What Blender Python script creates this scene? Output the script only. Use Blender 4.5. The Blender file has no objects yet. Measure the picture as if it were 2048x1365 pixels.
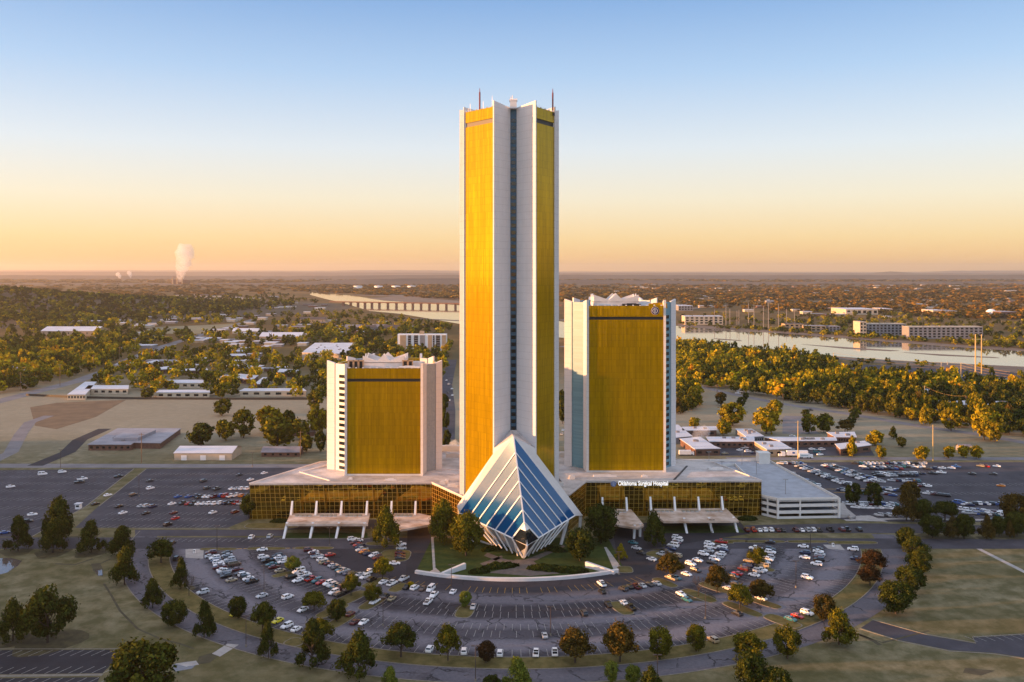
import bpy, math, random
import numpy as np
from mathutils import Vector
random.seed(7); RS = np.random.RandomState(11)
R = math.radians
scene = bpy.context.scene
COL = scene.collection

# ------------------------------------------------------------------ camera
# level lens at drone height looking along +Y, the view shifted down
F, Y0, HC = 1820.0, 543.0, 122.0          # focal length in px of a 2048 px wide frame, horizon row, camera height
cam = bpy.data.cameras.new('camera'); co = bpy.data.objects.new('camera', cam); COL.objects.link(co)
cam.sensor_width = 36; cam.lens = F / 2048 * 36; cam.shift_y = -(682.5 - Y0) / 2048
cam.clip_start = 1; cam.clip_end = 120000
co.location = (0, 0, HC); co.rotation_euler = (R(90), 0, 0)
scene.camera = co

# ------------------------------------------------------------------ light
SUN_EL, SUN_AZ = 4.6, -95.0               # degrees; azimuth clockwise from +Y (the view), so the sun is at the left
sd = Vector((math.sin(R(SUN_AZ)) * math.cos(R(SUN_EL)), math.cos(R(SUN_AZ)) * math.cos(R(SUN_EL)), math.sin(R(SUN_EL))))
sl = bpy.data.lights.new('sun', 'SUN'); sl.energy = 4.4; sl.angle = R(0.5); sl.color = (1.0, 0.46, 0.17)
so = bpy.data.objects.new('sun', sl); COL.objects.link(so)
so.rotation_euler = (-sd).to_track_quat('-Z', 'Y').to_euler()
w = bpy.data.worlds.new('World'); scene.world = w; w.use_nodes = True
nt = w.node_tree; nt.nodes.clear()
sky = nt.nodes.new('ShaderNodeTexSky'); sky.sky_type = 'NISHITA'; sky.sun_disc = False
sky.sun_elevation = R(SUN_EL); sky.sun_rotation = R(SUN_AZ)
sky.altitude = 200; sky.air_density = 1.0; sky.dust_density = 1.2; sky.ozone_density = 2.0
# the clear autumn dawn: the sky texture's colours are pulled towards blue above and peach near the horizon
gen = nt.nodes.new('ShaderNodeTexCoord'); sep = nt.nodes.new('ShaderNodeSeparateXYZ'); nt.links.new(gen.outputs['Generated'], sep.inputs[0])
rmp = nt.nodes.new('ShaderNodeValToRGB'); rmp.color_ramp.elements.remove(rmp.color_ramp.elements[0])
SKYR = [(0.0, (1.06, 0.60, 0.22)), (0.010, (1.08, 0.64, 0.25)), (0.035, (1.06, 0.76, 0.38)), (0.078, (1.00, 0.88, 0.68)), (0.132, (0.82, 0.87, 0.93)), (0.21, (0.47, 0.66, 0.93)), (0.29, (0.235, 0.435, 0.79)), (0.42, (0.45, 0.55, 0.80)), (0.6, (0.62, 0.65, 0.78)), (1.0, (0.74, 0.75, 0.86))]  # stops above the frame are lifted as added fill light
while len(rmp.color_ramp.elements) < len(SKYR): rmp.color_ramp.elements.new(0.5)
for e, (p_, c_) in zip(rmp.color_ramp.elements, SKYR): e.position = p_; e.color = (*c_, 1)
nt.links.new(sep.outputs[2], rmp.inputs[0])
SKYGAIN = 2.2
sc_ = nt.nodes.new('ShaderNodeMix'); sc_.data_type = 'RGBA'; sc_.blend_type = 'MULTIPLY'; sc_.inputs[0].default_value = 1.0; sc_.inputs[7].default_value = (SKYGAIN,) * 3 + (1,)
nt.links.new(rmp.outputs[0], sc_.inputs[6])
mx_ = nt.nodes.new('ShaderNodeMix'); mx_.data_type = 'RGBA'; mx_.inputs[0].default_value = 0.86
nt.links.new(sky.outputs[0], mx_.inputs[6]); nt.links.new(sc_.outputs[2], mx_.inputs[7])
# added aureole round the low sun, outside the frame at the left, to brighten reflections
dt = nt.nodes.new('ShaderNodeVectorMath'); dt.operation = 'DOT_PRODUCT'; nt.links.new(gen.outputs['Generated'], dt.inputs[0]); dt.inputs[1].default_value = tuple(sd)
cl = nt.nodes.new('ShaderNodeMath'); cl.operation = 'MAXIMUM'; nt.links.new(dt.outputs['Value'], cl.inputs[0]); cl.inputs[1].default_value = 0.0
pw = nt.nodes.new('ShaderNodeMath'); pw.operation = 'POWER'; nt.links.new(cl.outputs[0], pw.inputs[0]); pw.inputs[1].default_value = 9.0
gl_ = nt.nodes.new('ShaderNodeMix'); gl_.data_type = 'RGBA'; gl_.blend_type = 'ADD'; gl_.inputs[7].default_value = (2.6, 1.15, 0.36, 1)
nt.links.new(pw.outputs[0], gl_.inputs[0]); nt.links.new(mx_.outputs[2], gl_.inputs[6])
# added fill light: the sky behind the viewer is raised to lighten shaded fronts
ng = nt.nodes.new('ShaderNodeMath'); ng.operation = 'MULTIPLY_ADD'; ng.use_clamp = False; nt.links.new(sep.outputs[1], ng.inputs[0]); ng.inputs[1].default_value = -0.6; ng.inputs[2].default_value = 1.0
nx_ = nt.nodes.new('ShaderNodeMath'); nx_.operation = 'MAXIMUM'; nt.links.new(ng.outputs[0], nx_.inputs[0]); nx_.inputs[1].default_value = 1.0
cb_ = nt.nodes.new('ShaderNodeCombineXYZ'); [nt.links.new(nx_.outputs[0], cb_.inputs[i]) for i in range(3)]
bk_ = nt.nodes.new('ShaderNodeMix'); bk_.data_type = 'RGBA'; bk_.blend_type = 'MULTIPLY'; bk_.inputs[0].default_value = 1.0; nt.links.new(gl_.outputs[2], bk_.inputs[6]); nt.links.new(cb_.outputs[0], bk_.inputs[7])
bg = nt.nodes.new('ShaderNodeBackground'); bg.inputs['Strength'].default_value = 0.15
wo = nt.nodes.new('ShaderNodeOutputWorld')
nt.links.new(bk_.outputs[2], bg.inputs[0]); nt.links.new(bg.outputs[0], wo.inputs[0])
scene.view_settings.view_transform = 'Standard'; scene.view_settings.look = 'None'
scene.view_settings.exposure = 1.6; scene.view_settings.gamma = 1.0
cy = scene.cycles
cy.use_denoising = True; cy.max_bounces = 8; cy.diffuse_bounces = 3; cy.glossy_bounces = 4
cy.transparent_max_bounces = 8; cy.volume_bounces = 1; cy.sample_clamp_indirect = 6; cy.blur_glossy = 0.5

# ------------------------------------------------------------------ placing helpers
def G(px, py, z=0.0):                      # the point of the level z seen at a photo pixel
    D = F * (HC - z) / (py - Y0); return ((px - 1024) * D / F, D, z)
def G2(px, py, z=0.0): return G(px, py, z)[:2]
def W(px, D): return (px - 1024) * D / F
def Zp(py, D): return HC - (py - Y0) * D / F
def px_of(x, y, z=0.0): return (1024 + x * F / y, Y0 + (HC - z) * F / y)

def tag(o, label=None, cat=None, group=None, kind=None):
    if label: o['label'] = label
    if cat: o['category'] = cat
    if group: o['group'] = group
    if kind: o['kind'] = kind
    return o
def thing(name, label, cat, loc=(0, 0, 0), rz=0.0, group=None):
    o = bpy.data.objects.new(name, None); COL.objects.link(o)
    o.location = loc; o.rotation_euler = (0, 0, rz); o.empty_display_size = 0.5
    return tag(o, label, cat, group)
def link(name, me, parent=None, loc=(0, 0, 0), rz=0.0):
    o = bpy.data.objects.new(name, me); COL.objects.link(o)
    if parent: o.parent = parent
    o.location = loc; o.rotation_euler = (0, 0, rz)
    return o
ORD = ['', 'first', 'second', 'third', 'fourth', 'fifth', 'sixth', 'seventh', 'eighth', 'ninth', 'tenth', 'eleventh', 'twelfth',
       'thirteenth', 'fourteenth', 'fifteenth', 'sixteenth', 'seventeenth', 'eighteenth', 'nineteenth', 'twentieth']
def nth(k):
    if k <= 20: return ORD[k]
    s = 'th' if 10 < k % 100 < 14 else {1: 'st', 2: 'nd', 3: 'rd'}.get(k % 10, 'th')
    return f'{k}{s}'

class MB:
    """collects faces; build() links them as ONE mesh object"""
    def __init__(s): s.v = []; s.f = []; s.uv = []
    def face(s, pts, uv=None):
        i = len(s.v); s.v += [tuple(p) for p in pts]; s.f.append(tuple(range(i, i + len(pts))))
        s.uv += list(uv) if uv else [(p[0], p[1]) for p in pts]
    def wall(s, p, q, z0, z1, z1q=None, u0=0.0):      # vertical quad from p to q (xy); outside is to the right of p->q
        L = math.hypot(q[0] - p[0], q[1] - p[1]); zq = z1 if z1q is None else z1q
        s.face([(p[0], p[1], z0), (q[0], q[1], z0), (q[0], q[1], zq), (p[0], p[1], z1)],
               [(u0, z0), (u0 + L, z0), (u0 + L, zq), (u0, z1)])
        return u0 + L
    def prism(s, poly, z0, z1, top=True, bottom=False):
        a = sum(poly[i][0] * poly[(i + 1) % len(poly)][1] - poly[(i + 1) % len(poly)][0] * poly[i][1] for i in range(len(poly)))
        zs = list(z1) if isinstance(z1, (list, tuple)) else [z1] * len(poly)
        poly = list(poly)
        if a < 0: poly.reverse(); zs.reverse()
        n = len(poly); u = 0
        for i in range(n):
            u = s.wall(poly[i], poly[(i + 1) % n], z0, zs[i], zs[(i + 1) % n], u)
        if top: s.face([(x, y, z) for (x, y), z in zip(poly, zs)])
        if bottom: s.face([(x, y, z0) for x, y in reversed(poly)])
        return s
    def box(s, c, size, rz=0.0, taper=1.0):
        cx, cy_, cz = c; a, b, h = size[0] / 2, size[1] / 2, size[2] / 2
        ca, sa = math.cos(rz), math.sin(rz)
        def P(x, y, z): return (cx + x * ca - y * sa, cy_ + x * sa + y * ca, cz + z)
        t = taper
        B = [P(-a, -b, -h), P(a, -b, -h), P(a, b, -h), P(-a, b, -h)]
        T = [P(-a * t, -b * t, h), P(a * t, -b * t, h), P(a * t, b * t, h), P(-a * t, b * t, h)]
        for i in range(4):
            j = (i + 1) % 4; L = (2 * a, 2 * b)[i % 2]
            s.face([B[i], B[j], T[j], T[i]], [(0, cz - h), (L, cz - h), (L, cz + h), (0, cz + h)])
        s.face(T); s.face(B[::-1])
        return s
    def tube(s, p, q, r0, r1=None, n=8, caps=True):
        r1 = r0 if r1 is None else r1
        p, q = Vector(p), Vector(q); d = (q - p).normalized()
        a = d.orthogonal().normalized(); b = d.cross(a)
        A = [p + (a * math.cos(t) + b * math.sin(t)) * r0 for t in [2 * math.pi * i / n for i in range(n)]]
        B = [q + (a * math.cos(t) + b * math.sin(t)) * r1 for t in [2 * math.pi * i / n for i in range(n)]]
        for i in range(n):
            j = (i + 1) % n; s.face([A[i], A[j], B[j], B[i]])
        if caps: s.face(A[::-1]); s.face(B)
        return s
    def mesh(s, name, mat=None, smooth=False, off=(0, 0, 0)):
        me = bpy.data.meshes.new(name)
        me.from_pydata([(x - off[0], y - off[1], z - off[2]) for x, y, z in s.v], [], s.f)
        ul = me.uv_layers.new(name='UVMap'); ul.data.foreach_set('uv', [c for t in s.uv for c in t])
        if mat: me.materials.append(mat)
        if smooth: me.polygons.foreach_set('use_smooth', [True] * len(me.polygons))
        me.validate(); me.update()
        return me
    def build(s, name, mat, parent=None, smooth=False):
        off = Vector((0, 0, 0)); p = parent
        while p: off = off + p.location; p = p.parent
        return link(name, s.mesh(name, mat, smooth, off), parent)

def np_quads(name, V, UV, mat):            # V (N,4,3) UV (N,2): every face its own constant uv, which the leaf material reads
    n = len(V); me = bpy.data.meshes.new(name)
    me.vertices.add(n * 4); me.vertices.foreach_set('co', np.ascontiguousarray(V, np.float32).ravel())
    me.loops.add(n * 4); me.loops.foreach_set('vertex_index', np.arange(n * 4, dtype=np.int32))
    me.polygons.add(n); me.polygons.foreach_set('loop_start', np.arange(0, n * 4, 4, dtype=np.int32))
    ul = me.uv_layers.new(name='UVMap'); ul.data.foreach_set('uv', np.repeat(UV, 4, axis=0).astype(np.float32).ravel())
    me.materials.append(mat); me.update(calc_edges=True); me.validate()
    return me

def sheet(name, polys, z, mat, kind='structure'):
    m = MB()
    for i_, P in enumerate(polys):
        a = sum(P[i][0] * P[(i + 1) % len(P)][1] - P[(i + 1) % len(P)][0] * P[i][1] for i in range(len(P)))
        P = P if a > 0 else P[::-1]
        zz = z + (0.003 * i_ if len(polys) < 12 and len(P) > 4 else 0)
        m.face([(p[0], p[1], zz) for p in P])
    return tag(m.build(name, mat), kind=kind)
def arc(c, r, a0, a1, n=60):
    return [(c[0] + r * math.cos(R(a0 + (a1 - a0) * i / n)), c[1] + r * math.sin(R(a0 + (a1 - a0) * i / n))) for i in range(n + 1)]
def ring_quads(c, r0, r1, a0, a1, n=80):
    A, B = arc(c, r0, a0, a1, n), arc(c, r1, a0, a1, n)
    return [[A[i], B[i], B[i + 1], A[i + 1]] for i in range(n)]
def ribbon(pts, width):                    # a road along a polyline of ground points
    out = []; P = [Vector(p) for p in pts]; L, Rr = [], []
    for i, p in enumerate(P):
        d = (P[min(i + 1, len(P) - 1)] - P[max(i - 1, 0)]).normalized(); nrm = Vector((-d.y, d.x))
        L.append(p + nrm * width / 2); Rr.append(p - nrm * width / 2)
    for i in range(len(P) - 1): out.append([tuple(Rr[i]), tuple(Rr[i + 1]), tuple(L[i + 1]), tuple(L[i])])
    return out

# ------------------------------------------------------------------ materials
class NT:
    def __init__(s, name):
        s.m = bpy.data.materials.new(name); s.m.use_nodes = True; s.t = s.m.node_tree; s.t.nodes.clear()
        s.out = s.n('ShaderNodeOutputMaterial')
    def n(s, typ, **kw):
        nd = s.t.nodes.new(typ)
        for k, v in kw.items(): setattr(nd, k, v)
        return nd
    def l(s, a, b): s.t.links.new(a, b)
    def inp(s, sock, v):
        if isinstance(v, bpy.types.NodeSocket): s.l(v, sock)
        elif isinstance(v, (tuple, list)) and len(v) == 3 and len(sock.default_value) == 4: sock.default_value = (*v, 1)
        else: sock.default_value = v
    def math(s, op, a, b=0.0, c=0.0, clamp=False):
        nd = s.n('ShaderNodeMath', operation=op, use_clamp=clamp)
        for i, v in enumerate((a, b, c)): s.inp(nd.inputs[i], v)
        return nd.outputs[0]
    def mix(s, fac, a, b, blend='MIX'):
        nd = s.n('ShaderNodeMix', data_type='RGBA', blend_type=blend)
        s.inp(nd.inputs[0], fac); s.inp(nd.inputs[6], a); s.inp(nd.inputs[7], b)
        return nd.outputs[2]
    def noise(s, vec, scale, detail=4, rough=0.55):
        nd = s.n('ShaderNodeTexNoise'); s.inp(nd.inputs['Scale'], scale); nd.inputs['Detail'].default_value = detail
        nd.inputs['Roughness'].default_value = rough
        if vec is not None: s.l(vec, nd.inputs['Vector'])
        return nd.outputs['Fac']
    def ramp(s, fac, stops, interp='LINEAR'):
        nd = s.n('ShaderNodeValToRGB'); cr = nd.color_ramp; cr.interpolation = interp
        while len(cr.elements) < len(stops): cr.elements.new(0.5)
        for e, (p, c) in zip(cr.elements, stops): e.position = p; e.color = (*c, 1) if len(c) == 3 else c
        s.inp(nd.inputs[0], fac); return nd.outputs[0]
    def grade(s, fac, lo, hi):             # 0..1 between lo and hi
        nd = s.n('ShaderNodeMapRange', clamp=True); s.inp(nd.inputs[0], fac)
        nd.inputs[1].default_value = lo; nd.inputs[2].default_value = hi
        return nd.outputs[0]
    def pos(s): return s.n('ShaderNodeNewGeometry').outputs['Position']
    def obj(s): return s.n('ShaderNodeTexCoord').outputs['Object']
    def uv(s):
        nd = s.n('ShaderNodeSeparateXYZ'); s.l(s.n('ShaderNodeTexCoord').outputs['UV'], nd.inputs[0]); return nd.outputs[0], nd.outputs[1]
    def xyz(s, v):
        nd = s.n('ShaderNodeSeparateXYZ'); s.l(v, nd.inputs[0]); return nd.outputs
    def vec(s, x, y, z=0.0):
        nd = s.n('ShaderNodeCombineXYZ')
        for i, v in enumerate((x, y, z)): s.inp(nd.inputs[i], v)
        return nd.outputs[0]
    def white(s, v):
        nd = s.n('ShaderNodeTexWhiteNoise', noise_dimensions='3D'); s.l(v, nd.inputs['Vector']); return nd.outputs['Value'], nd.outputs['Color']
    def bsdf(s, color, rough=0.6, metal=0.0, ior=1.5, normal=None, spec=0.5):
        b = s.n('ShaderNodeBsdfPrincipled'); s.inp(b.inputs['Base Color'], color); s.inp(b.inputs['Roughness'], rough)
        s.inp(b.inputs['Metallic'], metal); b.inputs['IOR'].default_value = ior; b.inputs['Specular IOR Level'].default_value = spec
        if normal is not None: s.l(normal, b.inputs['Normal'])
        return b.outputs[0]
    def done(s, sh): s.l(sh, s.out.inputs[0]); return s.m

def paint(name, c, rough=0.6, metal=0.0, var=0.12, scale=0.6, c2=None):
    """one colour with soft noise wear"""
    t = NT(name); nz = t.noise(t.pos(), scale, 5)
    dk = tuple(x * (1 - var) for x in c) if c2 is None else c2
    return t.done(t.bsdf(t.mix(t.grade(nz, 0.35, 0.65), dk, c), rough, metal))

def jitter_normal(t, idv, amt):            # each pane of a curtain wall leans a little differently
    _, colr = t.white(idv)
    a = t.n('ShaderNodeVectorMath', operation='SUBTRACT'); t.l(colr, a.inputs[0]); a.inputs[1].default_value = (0.5, 0.5, 0.5)
    b = t.n('ShaderNodeVectorMath', operation='SCALE'); t.l(a.outputs[0], b.inputs[0]); b.inputs['Scale'].default_value = amt
    g = t.n('ShaderNodeNewGeometry')
    c = t.n('ShaderNodeVectorMath', operation='ADD'); t.l(g.outputs['Normal'], c.inputs[0]); t.l(b.outputs[0], c.inputs[1])
    d = t.n('ShaderNodeVectorMath', operation='NORMALIZE'); t.l(c.outputs[0], d.inputs[0]); return d.outputs[0]

def gold_glass():
    t = NT('gold_mirror_glass'); u, v = t.uv()
    cu = t.math('FLOOR', t.math('DIVIDE', u, 0.7)); cv = t.math('FLOOR', t.math('DIVIDE', v, 3.3)); cg = t.math('FLOOR', t.math('DIVIDE', v, 16.5))
    w1, _ = t.white(t.vec(cu, cg, 3.0)); w2, _ = t.white(t.vec(cu, cv, 9.0))
    br = t.math('ADD', t.math('MULTIPLY', w1, 0.22), t.math('MULTIPLY', w2, 0.14))
    joint = t.math('LESS_THAN', t.math('FRACT', t.math('DIVIDE', v, 3.3)), 0.07)
    mul = t.math('LESS_THAN', t.math('FRACT', t.math('DIVIDE', u, 0.7)), 0.16)
    k = t.math('SUBTRACT', t.math('ADD', br, 0.80), t.math('ADD', t.math('MULTIPLY', joint, 0.14), t.math('MULTIPLY', mul, 0.16)))
    big = t.noise(t.vec(t.math('MULTIPLY', u, 1.1), t.math('MULTIPLY', v, 0.03), 0.0), 1.0, 5, 0.7)
    k = t.math('MULTIPLY', k, t.math('ADD', 0.55, t.math('MULTIPLY', big, 0.9)))
    c = t.mix(1.0, (0.41, 0.262, 0.002), t.vec(k, k, k), 'MULTIPLY')
    return t.done(t.bsdf(c, 0.12, 0.42, spec=0.08, normal=jitter_normal(t, t.vec(cu, cv, 1.0), 0.02)))

def podium_glass():
    t = NT('bronze_mirror_curtain_wall'); u, v = t.uv()
    fu = t.math('FRACT', t.math('DIVIDE', u, 2.4)); fv = t.math('FRACT', t.math('DIVIDE', v, 2.2))
    bar = t.math('MAXIMUM', t.math('LESS_THAN', fu, 0.07), t.math('LESS_THAN', fv, 0.06))
    idv = t.vec(t.math('FLOOR', t.math('DIVIDE', u, 2.4)), t.math('FLOOR', t.math('DIVIDE', v, 2.2)), 2.0)
    w1, _ = t.white(idv)
    gl = t.mix(w1, (0.34, 0.20, 0.016), (0.50, 0.30, 0.028))
    c = t.mix(bar, gl, (0.42, 0.27, 0.05)); rg = t.math('MULTIPLY_ADD', bar, 0.45, 0.02)
    me = t.math('SUBTRACT', 0.95, t.math('MULTIPLY', bar, 0.75))
    return t.done(t.bsdf(c, rg, me, normal=jitter_normal(t, idv, 0.007)))

def concrete(name, c, joint=3.3, var=0.10, uvj=True):
    t = NT(name); u, v = t.uv(); p = t.pos(); x, y, z = t.xyz(p)
    j = t.math('LESS_THAN', t.math('FRACT', t.math('DIVIDE', z, joint)), 0.05)
    st = t.noise(t.vec(t.math('MULTIPLY', x, 0.9), t.math('MULTIPLY', y, 0.9), t.math('MULTIPLY', z, 0.05)), 1.0, 5)
    sp = t.noise(p, 0.25, 6)
    k = t.math('ADD', t.math('MULTIPLY', st, var), t.math('MULTIPLY', sp, var))
    cc = t.mix(t.grade(k, var * 0.6, var * 1.4), tuple(q * 0.86 for q in c), c)
    cc = t.mix(t.math('MULTIPLY', j, 0.30), cc, tuple(q * 0.4 for q in c))
    return t.done(t.bsdf(cc, 0.75))

def strip_tile(name, c, c2, s=0.6):
    t = NT(name); x, y, z = t.xyz(t.pos())
    w1, _ = t.white(t.vec(t.math('FLOOR', t.math('DIVIDE', t.math('ADD', x, y), s)), 0.0, t.math('FLOOR', t.math('DIVIDE', z, s))))
    return t.done(t.bsdf(t.mix(w1, c, c2), 0.45))

M = {}
M['gold'] = gold_glass()
M['podium_glass'] = podium_glass()
M['white'] = concrete('white_precast', (0.69, 0.68, 0.685))
M['white_plain'] = paint('white_painted_concrete', (0.69, 0.675, 0.665), 0.65, var=0.10, scale=0.3)
M['strip_blue'] = strip_tile('blue_strip_tile', (0.10, 0.24, 0.31), (0.14, 0.30, 0.38))
M['strip_grey'] = strip_tile('bluegrey_strip_tile', (0.24, 0.29, 0.34), (0.33, 0.38, 0.43))
M['strip_white'] = strip_tile('pale_sunlit_tile', (0.60, 0.585, 0.57), (0.66, 0.645, 0.63))  # strip tile with sunlight put into its colour; also used for the peak
M['strip_dark'] = strip_tile('dark_blue_strip_tile', (0.010, 0.06, 0.115), (0.018, 0.09, 0.16))
M['win_dark'] = paint('dark_window_glass', (0.012, 0.018, 0.022), 0.06, var=0.3)
M['black'] = paint('black_louvre', (0.008, 0.007, 0.006), 0.5)
M['dark'] = paint('dark_soffit', (0.03, 0.026, 0.022), 0.6)
M['red'] = paint('red_mast_paint', (0.16, 0.018, 0.012), 0.4)
M['steel'] = paint('galvanised_steel', (0.35, 0.35, 0.36), 0.4, 0.6)
M['polemetal'] = paint('brown_pole_metal', (0.06, 0.045, 0.04), 0.5)
M['wood'] = paint('weathered_pole_wood', (0.22, 0.14, 0.08), 0.8)
M['rail'] = paint('rail_metal', (0.5, 0.5, 0.5), 0.4, 0.5)
M['blueglass'] = None
t = NT('blue_pyramid_glass'); u, v = t.uv()
b = t.n('ShaderNodeBsdfPrincipled'); t.inp(b.inputs['Base Color'], (0.003, 0.075, 0.215)); b.inputs['Roughness'].default_value = 0.05
b.inputs['IOR'].default_value = 1.66; b.inputs['Specular Tint'].default_value = (0.8, 0.92, 1, 1)
M['blueglass'] = t.done(b.outputs[0])
# ------------------------------------------------------------------ THE SETTING: ground, lots, roads, river, hills
BLOCK = []                                  # ground polygons where no tree may stand
def block(P): BLOCK.append((min(p[0] for p in P), min(p[1] for p in P), max(p[0] for p in P), max(p[1] for p in P), [tuple(p[:2]) for p in P])); return P
def inside(P, x, y):
    r = False; n = len(P); j = n - 1
    for i in range(n):
        if (P[i][1] > y) != (P[j][1] > y) and x < (P[j][0] - P[i][0]) * (y - P[i][1]) / (P[j][1] - P[i][1]) + P[i][0]: r = not r
        j = i
    return r
def blocked(x, y): return any(a <= x <= c and b_ <= y <= d and inside(P, x, y) for a, b_, c, d, P in BLOCK)
def PX(*pts): return [G2(*p) for p in pts]

t = NT('dormant_grass'); p = t.pos(); x, y, z = t.xyz(p)
n1 = t.noise(p, 0.018, 6, 0.6); n2 = t.noise(p, 0.14, 6, 0.65); n3 = t.noise(p, 1.3, 4, 0.7)
c = t.mix(t.grade(n1, 0.38, 0.62), (0.17, 0.145, 0.070), (0.30, 0.268, 0.168))
c = t.mix(t.grade(n2, 0.40, 0.62), t.mix(0.75, c, (0.075, 0.075, 0.026)), c)
c = t.mix(t.math('MULTIPLY', n3, 0.55), c, (0.085, 0.075, 0.032))
frost = t.math('MULTIPLY', t.grade(y, 560, 700), t.math('SUBTRACT', 1.0, t.grade(y, 900, 1200)))
c = t.mix(t.math('MULTIPLY', frost, 0.6), c, (0.36, 0.325, 0.25))
f1 = t.noise(p, 0.0022, 8, 0.65); f2 = t.noise(t.vec(t.math('MULTIPLY', x, 1.0), t.math('MULTIPLY', y, 0.35), 0.0), 0.010, 6, 0.7)
far = t.mix(t.grade(f1, 0.35, 0.65), (0.065, 0.052, 0.018), (0.20, 0.115, 0.034))
far = t.mix(t.grade(f2, 0.50, 0.72), far, (0.30, 0.18, 0.06))
c = t.mix(t.grade(y, 850, 1500), c, far)
M['grass'] = t.done(t.bsdf(c, 0.9, spec=0.1))

t = NT('garden_grass'); p = t.pos()
c = t.mix(t.grade(t.noise(p, 0.3, 5), 0.3, 0.7), (0.030, 0.050, 0.012), (0.065, 0.085, 0.022))
M['garden'] = t.done(t.bsdf(c, 0.9, spec=0.1))
t = NT('strip_grass'); p = t.pos()
c = t.mix(t.grade(t.noise(p, 0.25, 6, 0.65), 0.3, 0.7), (0.075, 0.068, 0.020), (0.19, 0.155, 0.062))
M['strip_grass'] = t.done(t.bsdf(c, 0.9, spec=0.1))

CTR = (1.5, 446.0)                          # centre of the crescent lot and its ring road
t = NT('cracked_asphalt'); p = t.pos(); x, y, z = t.xyz(p)
rad = t.math('SQRT', t.math('ADD', t.math('POWER', t.math('SUBTRACT', x, CTR[0]), 2.0), t.math('POWER', t.math('SUBTRACT', y, CTR[1]), 2.0)))
nz = t.noise(p, 0.11, 6, 0.62); nf = t.noise(p, 0.9, 5, 0.7)
rr = t.math('ADD', rad, t.math('MULTIPLY', t.math('SUBTRACT', nz, 0.5), 7.0))
lane = t.ramp(t.grade(rr, 80, 180), [(0.0, (0.2,) * 3), (0.10, (0.1,) * 3), (0.20, (0.15,) * 3), (0.26, (0.75,) * 3), (0.31, (0.75,) * 3),
              (0.35, (0.15,) * 3), (0.45, (0.15,) * 3), (0.49, (0.9,) * 3), (0.53, (0.85,) * 3), (0.57, (0.35,) * 3), (0.63, (0.4,) * 3),
              (0.67, (1.0,) * 3), (0.72, (0.95,) * 3), (0.76, (0.3,) * 3), (0.79, (0.25,) * 3), (0.86, (0.55,) * 3), (0.93, (0.7,) * 3), (1.0, (0.5,) * 3)])
k = t.math('MULTIPLY', t.xyz(lane)[0], t.math('ADD', 0.35, t.math('MULTIPLY', nf, 1.1)))
c = t.mix(k, (0.018, 0.017, 0.024), (0.19, 0.185, 0.215))
vo = t.n('ShaderNodeTexVoronoi', feature='DISTANCE_TO_EDGE'); dis = t.n('ShaderNodeVectorMath', operation='ADD')
t.l(p, dis.inputs[0]); nzc = t.n('ShaderNodeTexNoise'); nzc.inputs['Scale'].default_value = 0.35; t.l(p, nzc.inputs['Vector'])
sc = t.n('ShaderNodeVectorMath', operation='SCALE'); t.l(nzc.outputs['Color'], sc.inputs[0]); sc.inputs['Scale'].default_value = 4.0; t.l(sc.outputs[0], dis.inputs[1])
t.l(dis.outputs[0], vo.inputs['Vector']); vo.inputs['Scale'].default_value = 0.075
crack = t.math('MULTIPLY', t.math('LESS_THAN', vo.outputs['Distance'], 0.022), t.grade(nz, 0.42, 0.55))
blot = t.grade(t.noise(p, 0.045, 7, 0.7), 0.56, 0.66)
c = t.mix(t.math('MULTIPLY', crack, 0.8), c, (0.016, 0.016, 0.02))
c = t.mix(t.math('MULTIPLY', blot, 0.6), c, (0.035, 0.033, 0.04))
M['asphalt'] = t.done(t.bsdf(c, 0.85, spec=0.25))

def asphalt(name, a, b_):
    t = NT(name); p = t.pos(); nz = t.noise(p, 0.06, 6, 0.65); nf = t.noise(p, 0.8, 4, 0.7)
    k = t.math('MULTIPLY', t.grade(nz, 0.3, 0.7), t.math('ADD', 0.4, nf))
    return t.done(t.bsdf(t.mix(k, a, b_), 0.85, spec=0.25))
M['asphalt_dark'] = asphalt('dark_asphalt', (0.022, 0.021, 0.026), (0.042, 0.040, 0.048))
M['asphalt_mid'] = asphalt('worn_asphalt', (0.036, 0.035, 0.044), (0.088, 0.085, 0.102))
M['asphalt_grey'] = asphalt('grey_road', (0.15, 0.145, 0.155), (0.25, 0.24, 0.245))
M['concrete_path'] = paint('concrete_path', (0.42, 0.40, 0.38), 0.8, var=0.25, scale=0.4)
M['kerb'] = paint('kerb_concrete', (0.25, 0.225, 0.18), 0.8, var=0.3, scale=0.8)
M['paintline'] = paint('worn_line_paint', (0.42, 0.42, 0.40), 0.7, var=0.45, scale=1.2)
M['yellowline'] = paint('yellow_line_paint', (0.62, 0.36, 0.03), 0.7, var=0.35, scale=1.2)
M['dirt'] = paint('brown_dirt', (0.17, 0.115, 0.06), 0.9, var=0.35, scale=0.08)
M['mulch'] = paint('paving_brown', (0.16, 0.13, 0.11), 0.9, var=0.35, scale=0.5)
M['sand'] = paint('river_sand', (0.20, 0.145, 0.105), 0.9, var=0.35, scale=0.01)

m = MB(); S = 44000.0
for a in range(8):
    for b_ in range(8):
        x0, x1 = -S + a * S / 4, -S + (a + 1) * S / 4; y0, y1 = -2000 + b_ * (S + 1000) / 8, -2000 + (b_ + 1) * (S + 1000) / 8
        m.face([(x0, y0, 0), (x1, y0, 0), (x1, y1, 0), (x0, y1, 0)])
tag(m.build('ground', M['grass']), kind='structure')

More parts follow.
